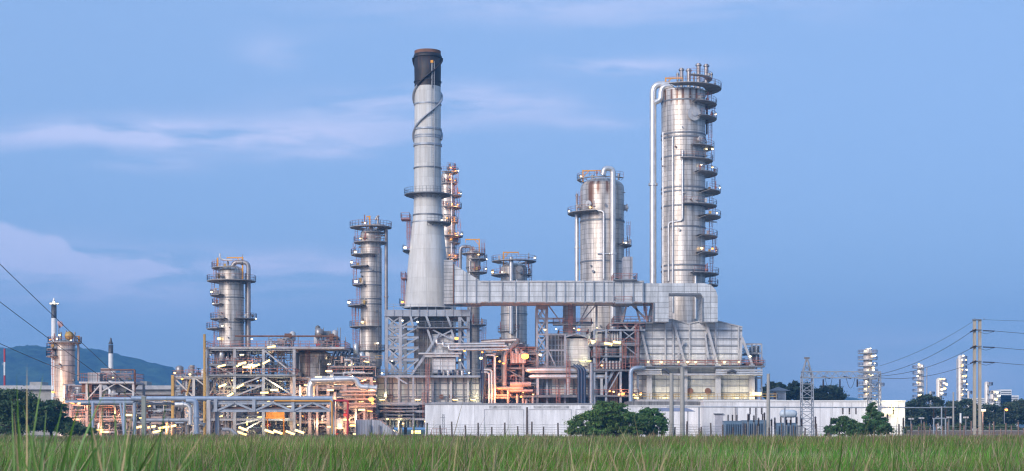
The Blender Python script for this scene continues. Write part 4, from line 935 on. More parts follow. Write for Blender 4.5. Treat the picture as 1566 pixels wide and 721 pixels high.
# orange hoarding
t = T('equipment_screen', 'bright orange screen panel glowing low in the left rack', 'screen', 420, 305)
mb = MB(); 
for k in range(14): mb.box(X(407+k*2, 305), X(408.7+k*2, 305), 305, 305.15, Z(639, 305), Z(630, 305))
mb.build('slats', ORANGE, t); member(t, 'rail', P(406, 639.5, 305), P(436, 639.5, 305), .3, ORANGE)
for u in (409, 434): member(t, 'leg', P(u, 670, 305.2), P(u, 629, 305.2), .2, ORANGE)
plight(t, P(421, 637, 302), (1, .5, .2), 900)

# vessel with manway, under the pipe heap
t = column('process_vessel', 'squat domed tank with a round manway under the pipe-strewn platform', 'vessel', 479, 322, 27, 536, dome=.25, bands=(600,), discs=[(484, 553, 5.5)],
    pipes=[([(492, 550), (492, 600)], .9), ([(461, 546), (461, 600)], 1.)], ladders=[(474, 530, 600)], lamps=[(466, 597, GY, .3), (505, 548, GW, .35)], rustm=.5)
# small side rack left of it
Y = 316; t = T('process_structure', 'small rack with a yellow corner post left of the three-storey rack', 'steel structure', 290, Y)
x = lambda u: X(u, 316); z = lambda v: Z(v, 316)
frame(t, [x(266), x(296.5), x(313)], [Y, Y+9], [z(640), z(610), z(577)], .5, STEELW, [(1, z(590), z(577), '\\', 0), (0, z(608), z(578), '\\', 0)])
hbeam(t, 'yellow_post', (x(265), Y-.6, 0), (x(265), Y-.6, z(574)), .5, .5, YEL); member(t, 'yellow_brace', (x(286), Y-.4, z(605)), (x(292), Y-.4, z(580)), .25, YEL)
pipe(t, [(x(283), Y+2, 0), (x(283), Y+2, z(582))], .55, ALU); MB().box(x(298), x(314), Y+2, Y+7, z(610), z(582)).build('tank_casing', panels('rust_tinted_panels', (.36, .30, .24), .9, 9, streak=.5), t)
deck(t, x(264), x(316), Y-.4, Y+8, z(576), STEELW); deck(t, x(266), x(315), Y+1, Y+8, z(640), MID, .3, None)
MB().tube([(x(289), Y+3, z(576)), (x(289), Y+3, z(558))], .5, 10).build('vent_stack', CONC, t)
for u, v, m_ in ((269, 571, GY), (292, 573, GY), (280, 580, GO)): lamp(t, (x(u), Y-1, z(v)), m_, .35)
clutter(t, 268, 312, 612, 666, Y-1, Y+7, 40, 21, lamps=4, lm=(GO, GY)); clutter(t, 268, 312, 580, 608, Y+1, Y+7, 18, 22); clutter(t, 268, 312, 570, 575, Y+1, Y+7, 8, 23, [RED, REDS, STEELW], big=.4)
# far left rack
Y = 318; t = T('process_structure', 'low rusty rack with a raised machine deck at far left, before the hill', 'steel structure', 165, Y)
x = lambda u: X(u, 318); z = lambda v: Z(v, 318)
frame(t, [x(108), x(133), x(154), x(204)], [Y, Y+9], [z(640), z(618)], .5, STEELP)
frame(t, [x(133), x(154), x(204)], [Y, Y+9], [z(585)], .45, STEELW, [(0, z(612), z(588), '/', 0), (1, z(600), z(586), 'A', 0)])
deck(t, x(122), x(206), Y-.6, Y+8, z(584), STEELW, .35, RED, rh=1.6); deck(t, x(100), x(206), Y, Y+9, z(612), MID, .3, RED); deck(t, x(100), x(206), Y, Y+9, z(636), MID, .3, RED)
MB().box(x(134), x(153), Y, Y+5, z(584), z(570)).build('cabinet', panels('cabinet_panels', (.45, .46, .48), .5, 6), t)
MB().poly([(x(158), z(586)), (x(200), z(586)), (x(190), z(600)), (x(170), z(600))], Y+1, Y+7).build('hopper', DARK, t)
pipe(t, [(x(206), Y, z(566)), (x(206), Y, z(600))], .2, RUSTY); pipe(t, [(x(154), Y, z(566)), (x(206), Y, z(566))], .16, RUSTY)
clutter(t, 156, 200, 570, 582, Y, Y+6, 18, 31, [STEELP, ALUD, YEL, MID], big=.5, lamps=2, lm=(GY,))
clutter(t, 106, 206, 602, 666, Y-1, Y+8, 90, 32, [STEELP, RUSTY, RED, ALUD, MID, STEELW], lamps=12, lm=(GO, GY, GO))
clutter(t, 100, 160, 590, 612, Y, Y+8, 24, 33, [STEELP, ALUD, ALU, RED], lamps=3, lm=(GO, GY))
for u, v in ((150, 655), (112, 645), (125, 620), (175, 632)): plight(t, P(u, v, Y-1.5), (1, .42, .18), 1100)
for u, v in ((102, 663), (152, 658), (160, 661), (196, 635), (125, 617)): tubelamp(t, P(u, v, 300), 1.4, GY, .17)
# middle-left base rack
Y = 318; t = T('process_structure', 'long low pipe rack glowing orange between the small rack and the hopper rack', 'steel structure', 235, Y)
frame(t, [X(u, Y) for u in (207, 236, 264)], [Y, Y+9], [Z(v, Y) for v in (644, 625, 612)], .5, STEEL)
deck(t, X(206, Y), X(266, Y), Y, Y+9, Z(625, Y), MID, .3, None); deck(t, X(206, Y), X(266, Y), Y, Y+9, Z(644, Y), MID, .3, None)
clutter(t, 206, 266, 608, 667, Y-2, Y+8, 75, 41, [STEEL, ALU, BLUEP, MID, RUSTY, STEELW, DARK], lamps=8, lm=(GY, GO))
for u, v in ((214, 653), (232, 653), (249, 654), (263, 652), (240, 660)): tubelamp(t, P(u, v, 302), 1.5, GY, .2, .2)
for u in (256, 263): MB().tube([P(u, 670, 306), P(u, 645, 306)], .35, 10).build('lit_pipe', STEELP, t)
for u, v, W_ in ((215, 658, 900), (250, 656, 1500), (262, 632, 1200)): plight(t, P(u, v, 305), (1, .55, .2), W_)

# front trussed pipe bridge
Y = 296; t = T('pipe_bridge', 'long blue-grey trussed pipe bridge in front of the left racks', 'pipe bridge', 400, Y)
x = lambda u: X(u, 296); z = lambda v: Z(v, 296)
for yy in (Y, Y+3.2):
    for v in (616.5, 628): hbeam(t, 'chord', (x(318), yy, z(v)), (x(509), yy, z(v)), .45, .55, STEEL)
    for u in (330, 388.5, 448, 507): hbeam(t, 'vertical', (x(u), yy-.05, z(630)), (x(u), yy-.05, z(611)), .6, .6, STEEL)
    for a, b in ((333, 359), (388, 359), (391, 418), (446, 418), (450, 478), (505, 478)): member(t, 'diagonal', (x(a), yy-.1, z(628)), (x(b), yy-.1, z(616)), .34, STEEL)
for u in (330, 507): hbeam(t, 'post', (x(u), Y+1.6, 0), (x(u), Y+1.6, z(628)), .7, .7, STEEL)
hbeam(t, 'post', (x(320), Y-.4, 0), (x(320), Y-.4, z(612)), .6, .6, STEELW)
for yy, r_, m_, v in ((Y+.5, .42, BLUEP, 609.5), (Y+1.5, .3, ALU, 611), (Y+2.5, .35, ALUD, 610)): pipe(t, [(x(200), yy, z(v)), (x(508), yy, z(v))], r_, m_, 'bridge_pipe')
pipe(t, [(x(330), Y+.9, z(625)), (x(500), Y+.9, z(625))], .3, RUSTY, 'bridge_pipe'); pipe(t, [(x(420), Y-.45, z(613.5)), (x(508), Y-.45, z(613.5)), (x(508.5), Y-.5, z(664))], .14, ORANGE, 'yellow_line')
# blue-grey beam and posts left of the bridge
Y = 298; t = T('pipe_support', 'blue-grey beam on stout round posts carrying pipes over the far left yard', 'pipe support', 165, Y)
x = lambda u: X(u, 298); z = lambda v: Z(v, 298)
for u in (142, 190, 206): MB().tube([(x(u), Y, 0), (x(u), Y, z(616))], .3 if u != 206 else .35, 12).build('post', BLUEP, t)
member(t, 'raker', (x(190), Y, .2), (x(184), Y, z(617)), .3, BLUEP)
hbeam(t, 'beam', (x(100), Y, z(614)), (x(212), Y, z(614)), .5, .5, BLUEP); pipe(t, [(x(150), Y+.9, z(610)), (x(210), Y+.9, z(610))], .32, BLUEP)
member(t, 'brace', (x(203), Y-.4, z(615)), (x(212), Y-.4, z(608)), .25, STEEL); pipe(t, [(x(120), Y+1.5, z(618)), (x(265), Y+1.5, z(618))], .25, STEEL)
t = T('utility_pole', 'square grey-green concrete post in the grass left of the pipe bridge', 'pole', 220, 285)
MB().bar((X(220, 285), 285, 0), P(220, 608, 285), .7).bar(P(220, 608, 285), P(220, 606.5, 285), .8).build('post', paint('mossy_concrete', (.27, .29, .25), .9), t)
# large bent pipes
def pthing(label, pts, r, mat, name='bent_pipe', feet=()):
    Yq = pts[0][2]; t = T(name, label, 'pipe', pts[0][0], Yq); pipe(t, [P(*p) for p in pts], r, mat, 'pipe', r*2.6, 14, True)
    for (u, v, yy) in feet: member(t, 'support', P(u, 670, yy), P(u, v, yy), .25, MID)
    e = P(*pts[-1]); q = (P(*pts[-1])-P(*pts[-2])).normalized(); MB().tube([e, e+q*.2], r*1.35, 14).build('flange', mat, t); return t
pthing('thick pale blue pipe turning down beside the yellow pole', [(285, 613, 294), (300, 613, 294), (301, 662, 294)], .5, BLUEP)
pthing('second thick pipe turning down, just left of the pale blue one', [(268, 619, 295), (291, 619, 295), (291.5, 648, 295)], .45, ALU)
pthing('thick silver elbow pipe dropping from the pink rack to the bridge', [(540, 582, 306), (475, 582, 306), (475, 612, 306)], .85, ALU)
pthing('silver pipe running along then diving right into the furnace side', [(476, 582, 304), (545, 580, 304), (549, 592, 304), (575, 594, 304)], .5, ALU)
pthing('thin red standpipe left of the hopper chute', [(490, 613, 297), (532, 613, 297), (531.5, 668, 297)], .2, REDS)
pthing('low grey pipe turning down at the foot of the bridge', [(340, 657, 297), (353, 657, 297), (361, 664, 297)], .35, STEEL)
pthing('low blue-grey pipe along the ground under the far left racks', [(215, 643, 299), (300, 643, 299), (312, 650, 299)], .35, STEEL, feet=((230, 644, 299.4), (260, 644, 299.4), (285, 644, 299.4)))
t = T('curved_pipes', 'row of dark blue curved pipes beside the slender column foot', 'pipework', 520, 330)
for k in range(5): pipe(t, [P(508+k*6, 556, 330), P(510+k*6, 541, 330), P(516+k*6, 533, 330), P(526+k*6, 534+k, 330)], .3, NAVY, 'curved_pipe', 1.2)
member(t, 'support_beam', P(500, 541, 331), P(548, 539, 331), .3, NAVY); member(t, 'support_beam', P(500, 556, 331), P(548, 556, 331), .4, MID)
for u in (503, 545): member(t, 'leg', P(u, 670, 331), P(u, 541, 331), .3, MID)
# pink rack
Y = 314; t = T('process_structure', 'crowded pinkish pipe rack lit orange between the domed tank and the chimney furnace', 'steel structure', 515, Y)
x = lambda u: X(u, 314); z = lambda v: Z(v, 314)
frame(t, [x(u) for u in (446, 474, 502, 528, 568)], [Y, Y+9], [z(v) for v in (644, 622, 604, 592, 577)], .6, STEELP, [(0, z(604), z(592), '/', 0), (2, z(666), z(646), '/', 0), (3, z(644), z(624), '/', 0)])
for u in (460, 486, 513, 545, 558): hbeam(t, 'post', (x(u), Y-.9, 0), (x(u), Y-.9, z(600 if u % 2 else 590)), .4, .4, STEELW if u % 3 else STEELP)
for v, u0, u1 in ((560, 505, 575), (570, 500, 570), (592, 446, 575), (604, 500, 575), (622, 450, 575), (644, 440, 575)): deck(t, x(u0), x(u1), Y, Y+9, z(v), MID if v != 592 else STEELP, .3, RED if v in (592, 570, 644) else None)
clutter(t, 500, 575, 545, 576, Y, Y+8, 60, 51, [ALU, ALUD, STEELW, STEEL, MID, STEELP], lamps=6, lm=(GY, GW))
clutter(t, 448, 574, 578, 603, Y-1, Y+8, 75, 52, [STEELP, RED, ALUD, STEELW, RUSTY, ALU], lamps=8, lm=(GY, GO))
clutter(t, 448, 574, 606, 666, Y-1, Y+8, 105, 53, [STEELP, RED, ALUD, STEELW, RUSTY, STEEL, MID], lamps=18, lm=(GY, GY, GO))
for u, v, m_, r_ in ((568, 611, GO, .8), (570, 617, GO, .4)): lamp(t, P(u, v, 308), m_, r_)
for u, v in ((503, 568), (487, 577), (505, 597), (490, 626), (505, 653), (530, 642), (540, 651), (560, 647), (545, 664), (520, 655), (553, 627)): tubelamp(t, P(u, v, 305), 1.2, GY, .15)
for k, v in enumerate((599, 604, 611, 618, 622)): pipe(t, W(Y-1.6, (520+3*k, v), (575, v)), .22, STEELP)
plight(t, P(567, 610, 305), (1, .33, .08), 3800); plight(t, P(555, 600, 309), (1, .4, .15), 1600)
for u, v in ((520, 655), (485, 648), (460, 600), (540, 640), (510, 615)): plight(t, P(u, v, Y-1.8), (1, .6, .3), 900)
plight(t, P(540, 560, 308), (1, .85, .55), 1300)
# hopper chute
Y = 304; t = T('inclined_shed', 'grey corrugated shed sloping down to the right in front of the furnace foot', 'shed', 578, Y)
x = lambda u: X(u, 304); z = lambda v: Z(v, 304)
COR = panels('corrugated_sheet', (.42, .45, .50), .5, 40, dark=.6, streak=.2)
MB().box(x(544), x(567), Y, Y+6, .3, z(642)).build('box_body', COR, t)
MB().poly([(x(567.2), .3), (x(612), .3), (x(604), z(661)), (x(580), z(643)), (x(567.2), z(642))], Y+.2, Y+6).build('sloping_body', COR, t)
for u in (545, 566, 580, 600): member(t, 'leg', (x(u), Y-.3, 0), (x(u), Y-.3, z(650)), .25, MID)
# centre gap: orange-lit pipes and platforms
Y = 322; t = T('process_structure', 'dark platforms and orange-lit pipes between the chimney furnace and the middle furnace', 'steel structure', 780, Y)
x = lambda u: X(u, 322); z = lambda v: Z(v, 322)
frame(t, [x(u) for u in (742, 768, 800, 822)], [Y, Y+9], [z(v) for v in (606, 585, 562, 540)], .45, MID, [(0, z(585), z(562), '\\', 0), (1, z(580), z(560), '\\', 0), (2, z(540), z(531), 'X', 1)])
for v, u0, u1 in ((562, 740, 808), (540, 738, 822), (585, 742, 800), (606, 740, 815)): deck(t, x(u0), x(u1), Y, Y+8, z(v), DARK if v == 562 else MID, .4, RED)
for a in (756.5,): hbeam(t, 'post', (x(a), Y-1.5, 0), (x(a), Y-1.5, z(541)), .45, .45, STEELW)
pipe(t, [(x(736), Y+2, z(523)), (x(795), Y+1, z(520)), (x(772), Y-1, z(540)), (x(771.5), Y-1, z(596))], .5, ALUD, 'inclined_pipe', 1.0, 14)
pipe(t, [(x(740), Y+4, z(530)), (x(822), Y+4, z(531))], .3, RUSTY); 
for v, u0, u1, r_ in ((594, 757, 800, .35), (605, 742, 782, .28), (609, 742, 780, .25), (588, 780, 812, .5), (598, 775, 815, .3)): pipe(t, W(Y-1.8, (u0, v), (u1, v)), r_, STEELP, 'hot_pipe')
for u, v in ((777, 597), (791, 604), (800, 610), (805, 611), (815, 606)): pipe(t, W(Y-2.2, (u, 640), (u, v)), .26, STEELP, 'riser_pipe')
clutter(t, 742, 822, 534, 561, Y+1, Y+8, 60, 61, [STEELP, ALUD, STEELW, MID, RUSTY], lamps=5, lm=(GO, GY), big=.7)
clutter(t, 742, 818, 564, 616, Y, Y+8, 60, 62, [RUSTY, STEELP, MID, DARK, ALUD], lamps=4, lm=(GO,), big=.8)
for k in range(9): member(t, 'fin_tube', (x(782+k*2.6), Y-.6, z(556)), (x(781+k*2.7), Y-.6, z(535+(k % 3)*3)), .3, STEELW if k % 2 else STEELP)
lamp(t, P(803, 545, 318), GOH, 1.1); plight(t, P(802, 545, 316.5), (1, .22, .03), 3200, .9); plight(t, P(785, 600, 317), (1, .26, .04), 2400); plight(t, P(765, 600, 318), (1, .35, .08), 1500)
for u, v in ((764, 553), (770, 556), (797, 607)): lamp(t, P(u, v, 318.5), GO, .35)
# background process blocks closing the view between the racks
for (u0, u1, vt, Yb, lb, mt) in ((205, 452, 604, 352, 'long brown-walled process block low behind the left racks', BROWN), (446, 590, 588, 350, 'grey process block behind the pink rack', PAND), (735, 965, 560, 352, 'dark process block behind the centre pipes', PAND), (96, 204, 616, 352, 'low brown process block behind the far left rack', BROWN)):
    t = T('process_building', lb, 'building', (u0+u1)/2, Yb)
    MB().box(X(u0, Yb), X(u1, Yb), Yb, Yb+10, 0, Z(vt, Yb)).build('walls', mt, t)
    MB().box(X(u0, Yb)-.4, X(u1, Yb)+.4, Yb-.4, Yb+10.4, Z(vt, Yb)+.003, Z(vt, Yb)+.4).build('roof', ROOFG, t)
    for k in range(int((u1-u0)/16)): 
        u = u0+8+k*16; MB().box(X(u, Yb), X(u+6, Yb), Yb-.05, Yb+.1, 2.4, 4.2).build('window', GY if k % 5 == 0 else DARK, t)

# ------------------------------------------------------------------ far left building
Y = 440; t = T('warehouse', 'long low pale concrete building at far left below the hill', 'building', 130, Y)
MB().box(X(-60, Y), X(275, Y), Y, Y+20, 0, Z(596, Y)).build('walls', CONC, t)
MB().box(X(-62, Y), X(277, Y), Y-1.2, Y+21, Z(596, Y), Z(590, Y)).build('roof', paint('roof_fascia', (.45, .45, .46), .7), t)
MB().box(X(42, Y), X(61, Y), Y+2, Y+8, Z(590, Y), Z(584, Y)).build('roof_plant_room', CONC, t); MB().box(X(212, Y), X(222, Y), Y+2, Y+8, Z(590, Y), Z(583, Y)).build('roof_plant_room', CONC, t)
# ------------------------------------------------------------------ white walls and warehouse
Y = 292; t = T('boundary_building', 'long plain white flat-roofed building in front of the chimney furnace', 'building', 778, Y)
x = lambda u: X(u, 292); z = lambda v: Z(v, 292)
MB().box(x(650), x(906), Y, Y+9, 0, z(619)).build('walls', WALLM, t)
MB().box(x(649.5), x(907), Y-.15, Y+9.2, z(619)+.003, z(617)).build('roof_edge', paint('grey_coping', (.3, .3, .32), .7), t)
for (a, b) in ((740, 801), (808, 874), (880, 905)):
    mb = MB(); q = .12
    mb.box(x(a), x(b), Y-.07, Y-.003, z(627), z(626)).box(x(a), x(a)+q, Y-.07, Y-.003, .1, z(627)).box(x(b)-q, x(b), Y-.07, Y-.003, .1, z(627)); mb.build('panel_frame', paint('light_grey_trim', (.5, .5, .53), .6), t)
    MB().box(x(a+8), x(b-4), Y-.04, Y-.002, z(625), z(621)).build('weathered_band', paint('mould_stained_render', (.50, .50, .51), .8, 0, .5, 1.2, dirt=(.1, .1, .1), dfac=.8), t)
Y = 300; t = T('warehouse', 'white warehouse with a door and wall lamp behind the switchyard', 'building', 1222, Y)
x = lambda u: X(u, 300); z = lambda v: Z(v, 300)
MB().box(x(1076), x(1384), Y, Y+14, 0, z(614.5)).build('walls', WALLM, t)
MB().box(x(1075), x(1385), Y-.2, Y+14, z(614.5)+.003, z(612.5)).build('roof_edge', WHITEP, t)
MB().box(x(1093), x(1105), Y-.08, Y, .2, z(634)).build('door', paint('grey_shutter', (.42, .42, .47), .6), t); MB().box(x(1091), x(1106), Y-.5, Y, z(633.5), z(632.5)).build('door_canopy', MID, t)
for u in (1124, 1126): MB().tube([(x(u), Y-.2, 0), (x(u), Y-.2, z(622))], .1, 6).build('downpipe', STEELW, t)
for i in range(6): MB().box(x(1110+i*48), x(1110.5+i*48), Y-.02, Y, .1, z(616)).build('wall_joint', paint('light_grey_trim', (.5, .5, .53), .6), t)
for u, v in ((1361, 625), (1358, 632)): tubelamp(t, (x(u), Y-1, z(v)), 1.3, GY, .24)
plight(t, (x(1362), Y-1.6, z(626)), (1, .85, .4), 1500)
Y = 304; t = T('warehouse', 'low white building with a grey band just left of the warehouse, behind the bush', 'building', 990, Y)
x = lambda u: X(u, 304); z = lambda v: Z(v, 304)
MB().box(x(906), x(1074), Y, Y+10, 0, z(622)).build('walls', WALLM, t); MB().box(x(960), x(1076), Y+1, Y+10, z(622), z(614)).build('upper_wall', PAND, t)
MB().box(x(905), x(1074.5), Y-.2, Y+10.2, z(622)+.003, z(620.5)).build('roof_edge', WHITEP, t)
t = T('canopy', 'small blue-grey sheet canopy on thin posts right of the round bush', 'canopy', 1050, 290)
MB().poly([(X(1005, 290), Z(629, 290)), (X(1064, 290), Z(629.5, 290)), (X(1050, 290), Z(624, 290)), (X(1005, 290), Z(624, 290))], 290, 294).build('roof', paint('blue_sheet', (.22, .27, .42), .5), t)
for u in (1008, 1028, 1052): member(t, 'post', P(u, 671, 291), P(u, 628, 291), .14, MID)
# guard hut
Y = 345; t = T('guard_tower', 'small white hut with a hipped grey roof above the warehouse wall', 'hut', 1192, Y)
x = lambda u: X(u, 345); z = lambda v: Z(v, 345)
MB().box(x(1182), x(1202), Y, Y+3.2, 0, z(598)).build('walls', WHITEP, t)
zt = z(598); c = Vector((x(1192), Y+1.6, z(591.5))); e = [(x(1176), Y-.8), (x(1208), Y-.8), (x(1208), Y+4), (x(1176), Y+4)]
MB().add([(a, b, zt) for a, b in e]+[c], [(0, 1, 4), (1, 2, 4), (2, 3, 4), (3, 0, 4), (3, 2, 1, 0)]).build('roof', ROOFG, t)
MB().box(x(1183), x(1187), Y-.05, Y, z(612), z(600)).build('brick_pier', paint('pink_brick', (.42, .24, .2), .8), t); MB().box(x(1189.5), x(1200), Y-.04, Y, z(611), z(601)).build('shutter', paint('slatted_shutter', (.5, .5, .53), .6), t)
# ------------------------------------------------------------------ switchyard
def lattice(par, xc, y, z0, z1, w0, w1, d0, n, mat=STEEL, lw=.14, bw=.09):
    """four corner legs and zigzag lacing on each face"""
    def c(k, sx, sy):
        f = k/n; w_ = w0+(w1-w0)*f; dd = d0*(w_/w0); return Vector((xc+sx*w_/2, y+sy*dd/2, z0+(z1-z0)*f))
    for sx in (-1, 1):
        for sy in (-1, 1): member(par, 'leg', c(0, sx, sy), c(n, sx, sy), lw, mat)
    cs = [(-1, -1), (1, -1), (1, 1), (-1, 1)]
    for f in range(4):
        a, b = cs[f], cs[(f+1) % 4]; pts = [c(k, *(a if k % 2 else b)) for k in range(n+1)]
        mb = MB()
        for p, q in zip(pts[:-1], pts[1:]): mb.bar(p, q, bw)
        for k in range(0, n+1): mb.bar(c(k, *a), c(k, *b), bw)
        mb.build('lacing', mat, par)
Y = 268; t = T('lattice_gantry', 'steel lattice gantry of two pylons and a cross girder in the switchyard', 'gantry', 1280, Y)
x = lambda u: X(u, 268); z = lambda v: Z(v, 268)
for uc, vt in ((1234, 577), (1337, 570)):
    lattice(t, x(uc), Y, 0, z(vt), 1.9, 1.75, 1.8, 9)
lattice(t, x(1234), Y, z(577), z(550), 1.75, .25, 1.7, 3)
member(t, 'peak_bar', P(1230, 548, Y), P(1238, 548, Y), .3, MID)
def girder(par, p0, p1, h, d, n, mat=STEEL):
    mb = MB(); 
    for dy in (0, d):
        for dz in (0, h): member(par, 'chord', p0+Vector((0, dy, dz)), p1+Vector((0, dy, dz)), .13, mat)
        for k in range(n):
            a, b = p0.lerp(p1, k/n)+Vector((0, dy, 0)), p0.lerp(p1, (k+1)/n)+Vector((0, dy, 0))
            mb.bar(a+Vector((0, 0, 0 if k % 2 else h)), b+Vector((0, 0, h if k % 2 else 0)), .08)
    for k in range(n+1):
        a = p0.lerp(p1, k/n); mb.bar(a, a+Vector((0, d, 0)), .08); mb.bar(a+Vector((0, 0, h)), a+Vector((0, d, h)), .08)
    mb.build('lacing', mat, par)
girder(t, P(1226, 578, Y)-Vector((0, .8, 0)), P(1345, 578, Y)-Vector((0, .8, 0)), 1., 1.6, 18)
def insulator(par, p, l, r=.16, name='insulator', mat=PORC, n=8, d=(0, 0, 1)):
    p = Vector(p); d = Vector(d).normalized(); mb = MB().tube([p, p+d*l], r*.45, 8)
    for k in range(n):
        a = p+d*(l*(k+.5)/n); mb.tube([a-d*l/n*.18, a+d*l/n*.18], [r, r*.7], 10)
    return mb.build(name, mat, par)
for u in (1259, 1284.5, 1311): insulator(t, P(u, 592, Y), 1.25, .2)
for u in (1262, 1294): insulator(t, P(u-4, 576, Y-.4), 1.3, .17, d=(1, 0, -.25))
for i, (u, v) in enumerate(((1262, 577), (1294, 577), (1328, 576))):
    pts = [P(u+(1311-1284)*k/8*(.4+.1*i), 578+ (16-(k-4)**2), Y-.3) for k in range(9)]; MB().tube(pts, .035, 5).build('jumper_wire', CABLE, t)
# busbar on posts
t = T('busbar', 'long thin busbar pipe on slim posts across the switchyard', 'busbar', 1250, 262)
MB().tube([P(1020, 622.5, 262), P(1440, 624, 262)], .09, 8).build('bus_pipe', STEEL, t)
for u in (1069, 1440, 1200, 1345): MB().tube([P(u, 670, 262), P(u, 622, 262)], .12, 8).build('post', STEEL, t)
for u in (1147, 1156, 1165, 1289, 1299, 1309, 1366): insulator(t, P(u, 634, 262), 1.05, .2)
# insulator posts of the yard: each a thing
def post_ins(u, vt, vb, label, Yq=258, group='insulator posts in the switchyard'):
    t = T('insulator_post', label, 'insulator', u, Yq, group); MB().tube([P(u, 672, Yq), P(u, vb, Yq)], .13, 8).build('stand', MID, t)
    insulator(t, P(u, vb, Yq), (vb-vt)*Yq/F, .24, n=9); MB().tube([P(u, vt, Yq), P(u, vt-1.5, Yq)], .1, 6).build('terminal', STEEL, t)
LBL = 'dark ribbed insulator on a grey stand among others before the white warehouse wall'
for u, vt, vb in ((1144, 634, 645), (1153, 636, 646), (1160, 640, 652), (1169, 632, 643), (1180, 642, 652), (1185, 640, 656), (1203, 642, 650), (1209, 642, 650), (1218.5, 638, 648), (1226, 640, 652), (1247, 638, 656), (1269, 650, 662), (1271, 640, 648), (1357, 634, 645), (1381.5, 640, 656)): post_ins(u, vt, vb, LBL)
# transformers
def transformer(u0, u1, vt, label, Yq, drum=None):
    t = T('transformer', label, 'transformer', (u0+u1)/2, Yq); x0, x1 = X(u0, Yq), X(u1, Yq); zt = Z(vt, Yq)
    MB().box(x0, x1, Yq, Yq+2.6, .35, zt).box(x0-.1, x1+.1, Yq-.1, Yq+2.7, zt, zt+.12).build('tank', BLUEB, t)
    n = int((x1-x0)/.35); 
    for k in range(n):
        xx = x0+.15+k*(x1-x0-.3)/max(1, n-1); MB().box(xx-.05, xx+.05, Yq-.65, Yq-.02, .6, zt-.3).build('radiator_fin', BLUEB, t)
    MB().box(x0+.2, x1-.2, Yq+.2, Yq+2.4, 0, .35).build('plinth', CONC, t)
    for k in range(3): insulator(t, (x0+(x1-x0)*(k+1)/4, Yq+1, zt+.12), 1., .2, 'bushing')
    if drum:
        a, b = P(drum[0], drum[2], Yq+1.2), P(drum[1], drum[2], Yq+1.2); r = drum[3]*Yq/F; q = Vector((.5, 0, 0))
        MB().tube([a, a+q*.25, a+q, b-q, b-q*.25, b], [.1, r*.7, r, r, r*.7, .1], 16).build('conservator', paint('pale_blue_paint', (.52, .6, .68), .4), t)
        for e in (a, b): MB().bar((e.x*.85+(a.x+b.x)*.075, e.y, zt), (e.x*.85+(a.x+b.x)*.075, e.y, e.z-r*.6), .15).build('drum_bracket', BLUEB, t)
transformer(1108, 1135, 645, 'boxy blue-grey transformer at the left end of the switchyard', 266)
transformer(1137, 1178, 644, 'wide blue-grey transformer under dark insulators', 268)
transformer(1188, 1219, 648, 'blue-grey transformer carrying a pale horizontal drum', 266, (1192, 1219, 633, 6))
t = T('control_cabinet', 'pale grey cabinet with a sloping lid between the transformers', 'cabinet', 1222, 262)
MB().box(X(1220, 262), X(1224, 262), 262, 263, 0, Z(652, 262)).build('body', STEELW, t); MB().box(X(1219.6, 262), X(1224.4, 262), 261.8, 263.2, Z(652, 262), Z(651, 262)).build('lid', MID, t)
# H frame at right
t = T('switch_frame', 'small two-legged frame with dark insulators near the right fence', 'switch frame', 1437, 262)
for u in (1428, 1446): 
    MB().tube([P(u, 672, 262), P(u, 640, 262)], .12, 8).build('leg', STEEL, t); insulator(t, P(u, 640, 262), 1.6, .2)
member(t, 'crossbar', P(1426, 640, 262), P(1448, 640, 262), .2, STEEL); member(t, 'crossbar', P(1422, 623, 262), P(1462, 623, 262), .12, STEEL)
# poles
def upole(u, vt, Yq, label, r=.16, cat='pole', mat=CONC, arm=None):
    t = T('utility_pole', label, cat, u, Yq); MB().tube([(X(u, Yq), Yq, 0), P(u, vt, Yq)], [r*1.3, r], 10).build('post', mat, t)
    if arm:
        for v in arm: member(t, 'crossarm', P(u-4, v, Yq-.2), P(u+4, v, Yq-.2), .15, mat)
    return t
upole(1027, 571, 250, 'grey concrete pole left of its twin, right of the round bush', .28)
upole(1043.5, 562, 250, 'taller grey concrete pole just right of its twin', .3)
upole(1175, 572, 256, 'weathered pole standing left of the guard hut', .25)
upole(1458, 600, 262, 'short thin pole left of the double pole', .13)
upole(1469, 632, 300, 'red and white striped slim post behind the fence', .18, mat=WHITEP)
upole(806, 623, 250, 'dark bare post standing against the white building', .14, mat=WOOD)
# double concrete pole
Y = 262; t = T('power_pole', 'tall double concrete pole with three crossarms at the right', 'power pole', 1494, Y)
for u in (1490.2, 1498.4): MB().bar((X(u, Y), Y, 0), P(u, 489, Y), .42, .42).build('post', CONCP, t)
for v in (489.5, 505, 530, 553): member(t, 'crossarm', P(1487, v, Y-.3), P(1501, v, Y-.3), .2, MID)
for v in (505, 530, 553):
    insulator(t, P(1503, v+1, Y-.3), 1.9, .13, d=(1, 0, -.04), n=12); insulator(t, P(1493, v-1, Y-.6), 1.1, .15, d=(-1, 0, -.45), n=7)
for u in (1491, 1505): MB().tube([P(u, 489, Y), P(u, 486.5, Y)], .05, 5).build('spike', MID, t)
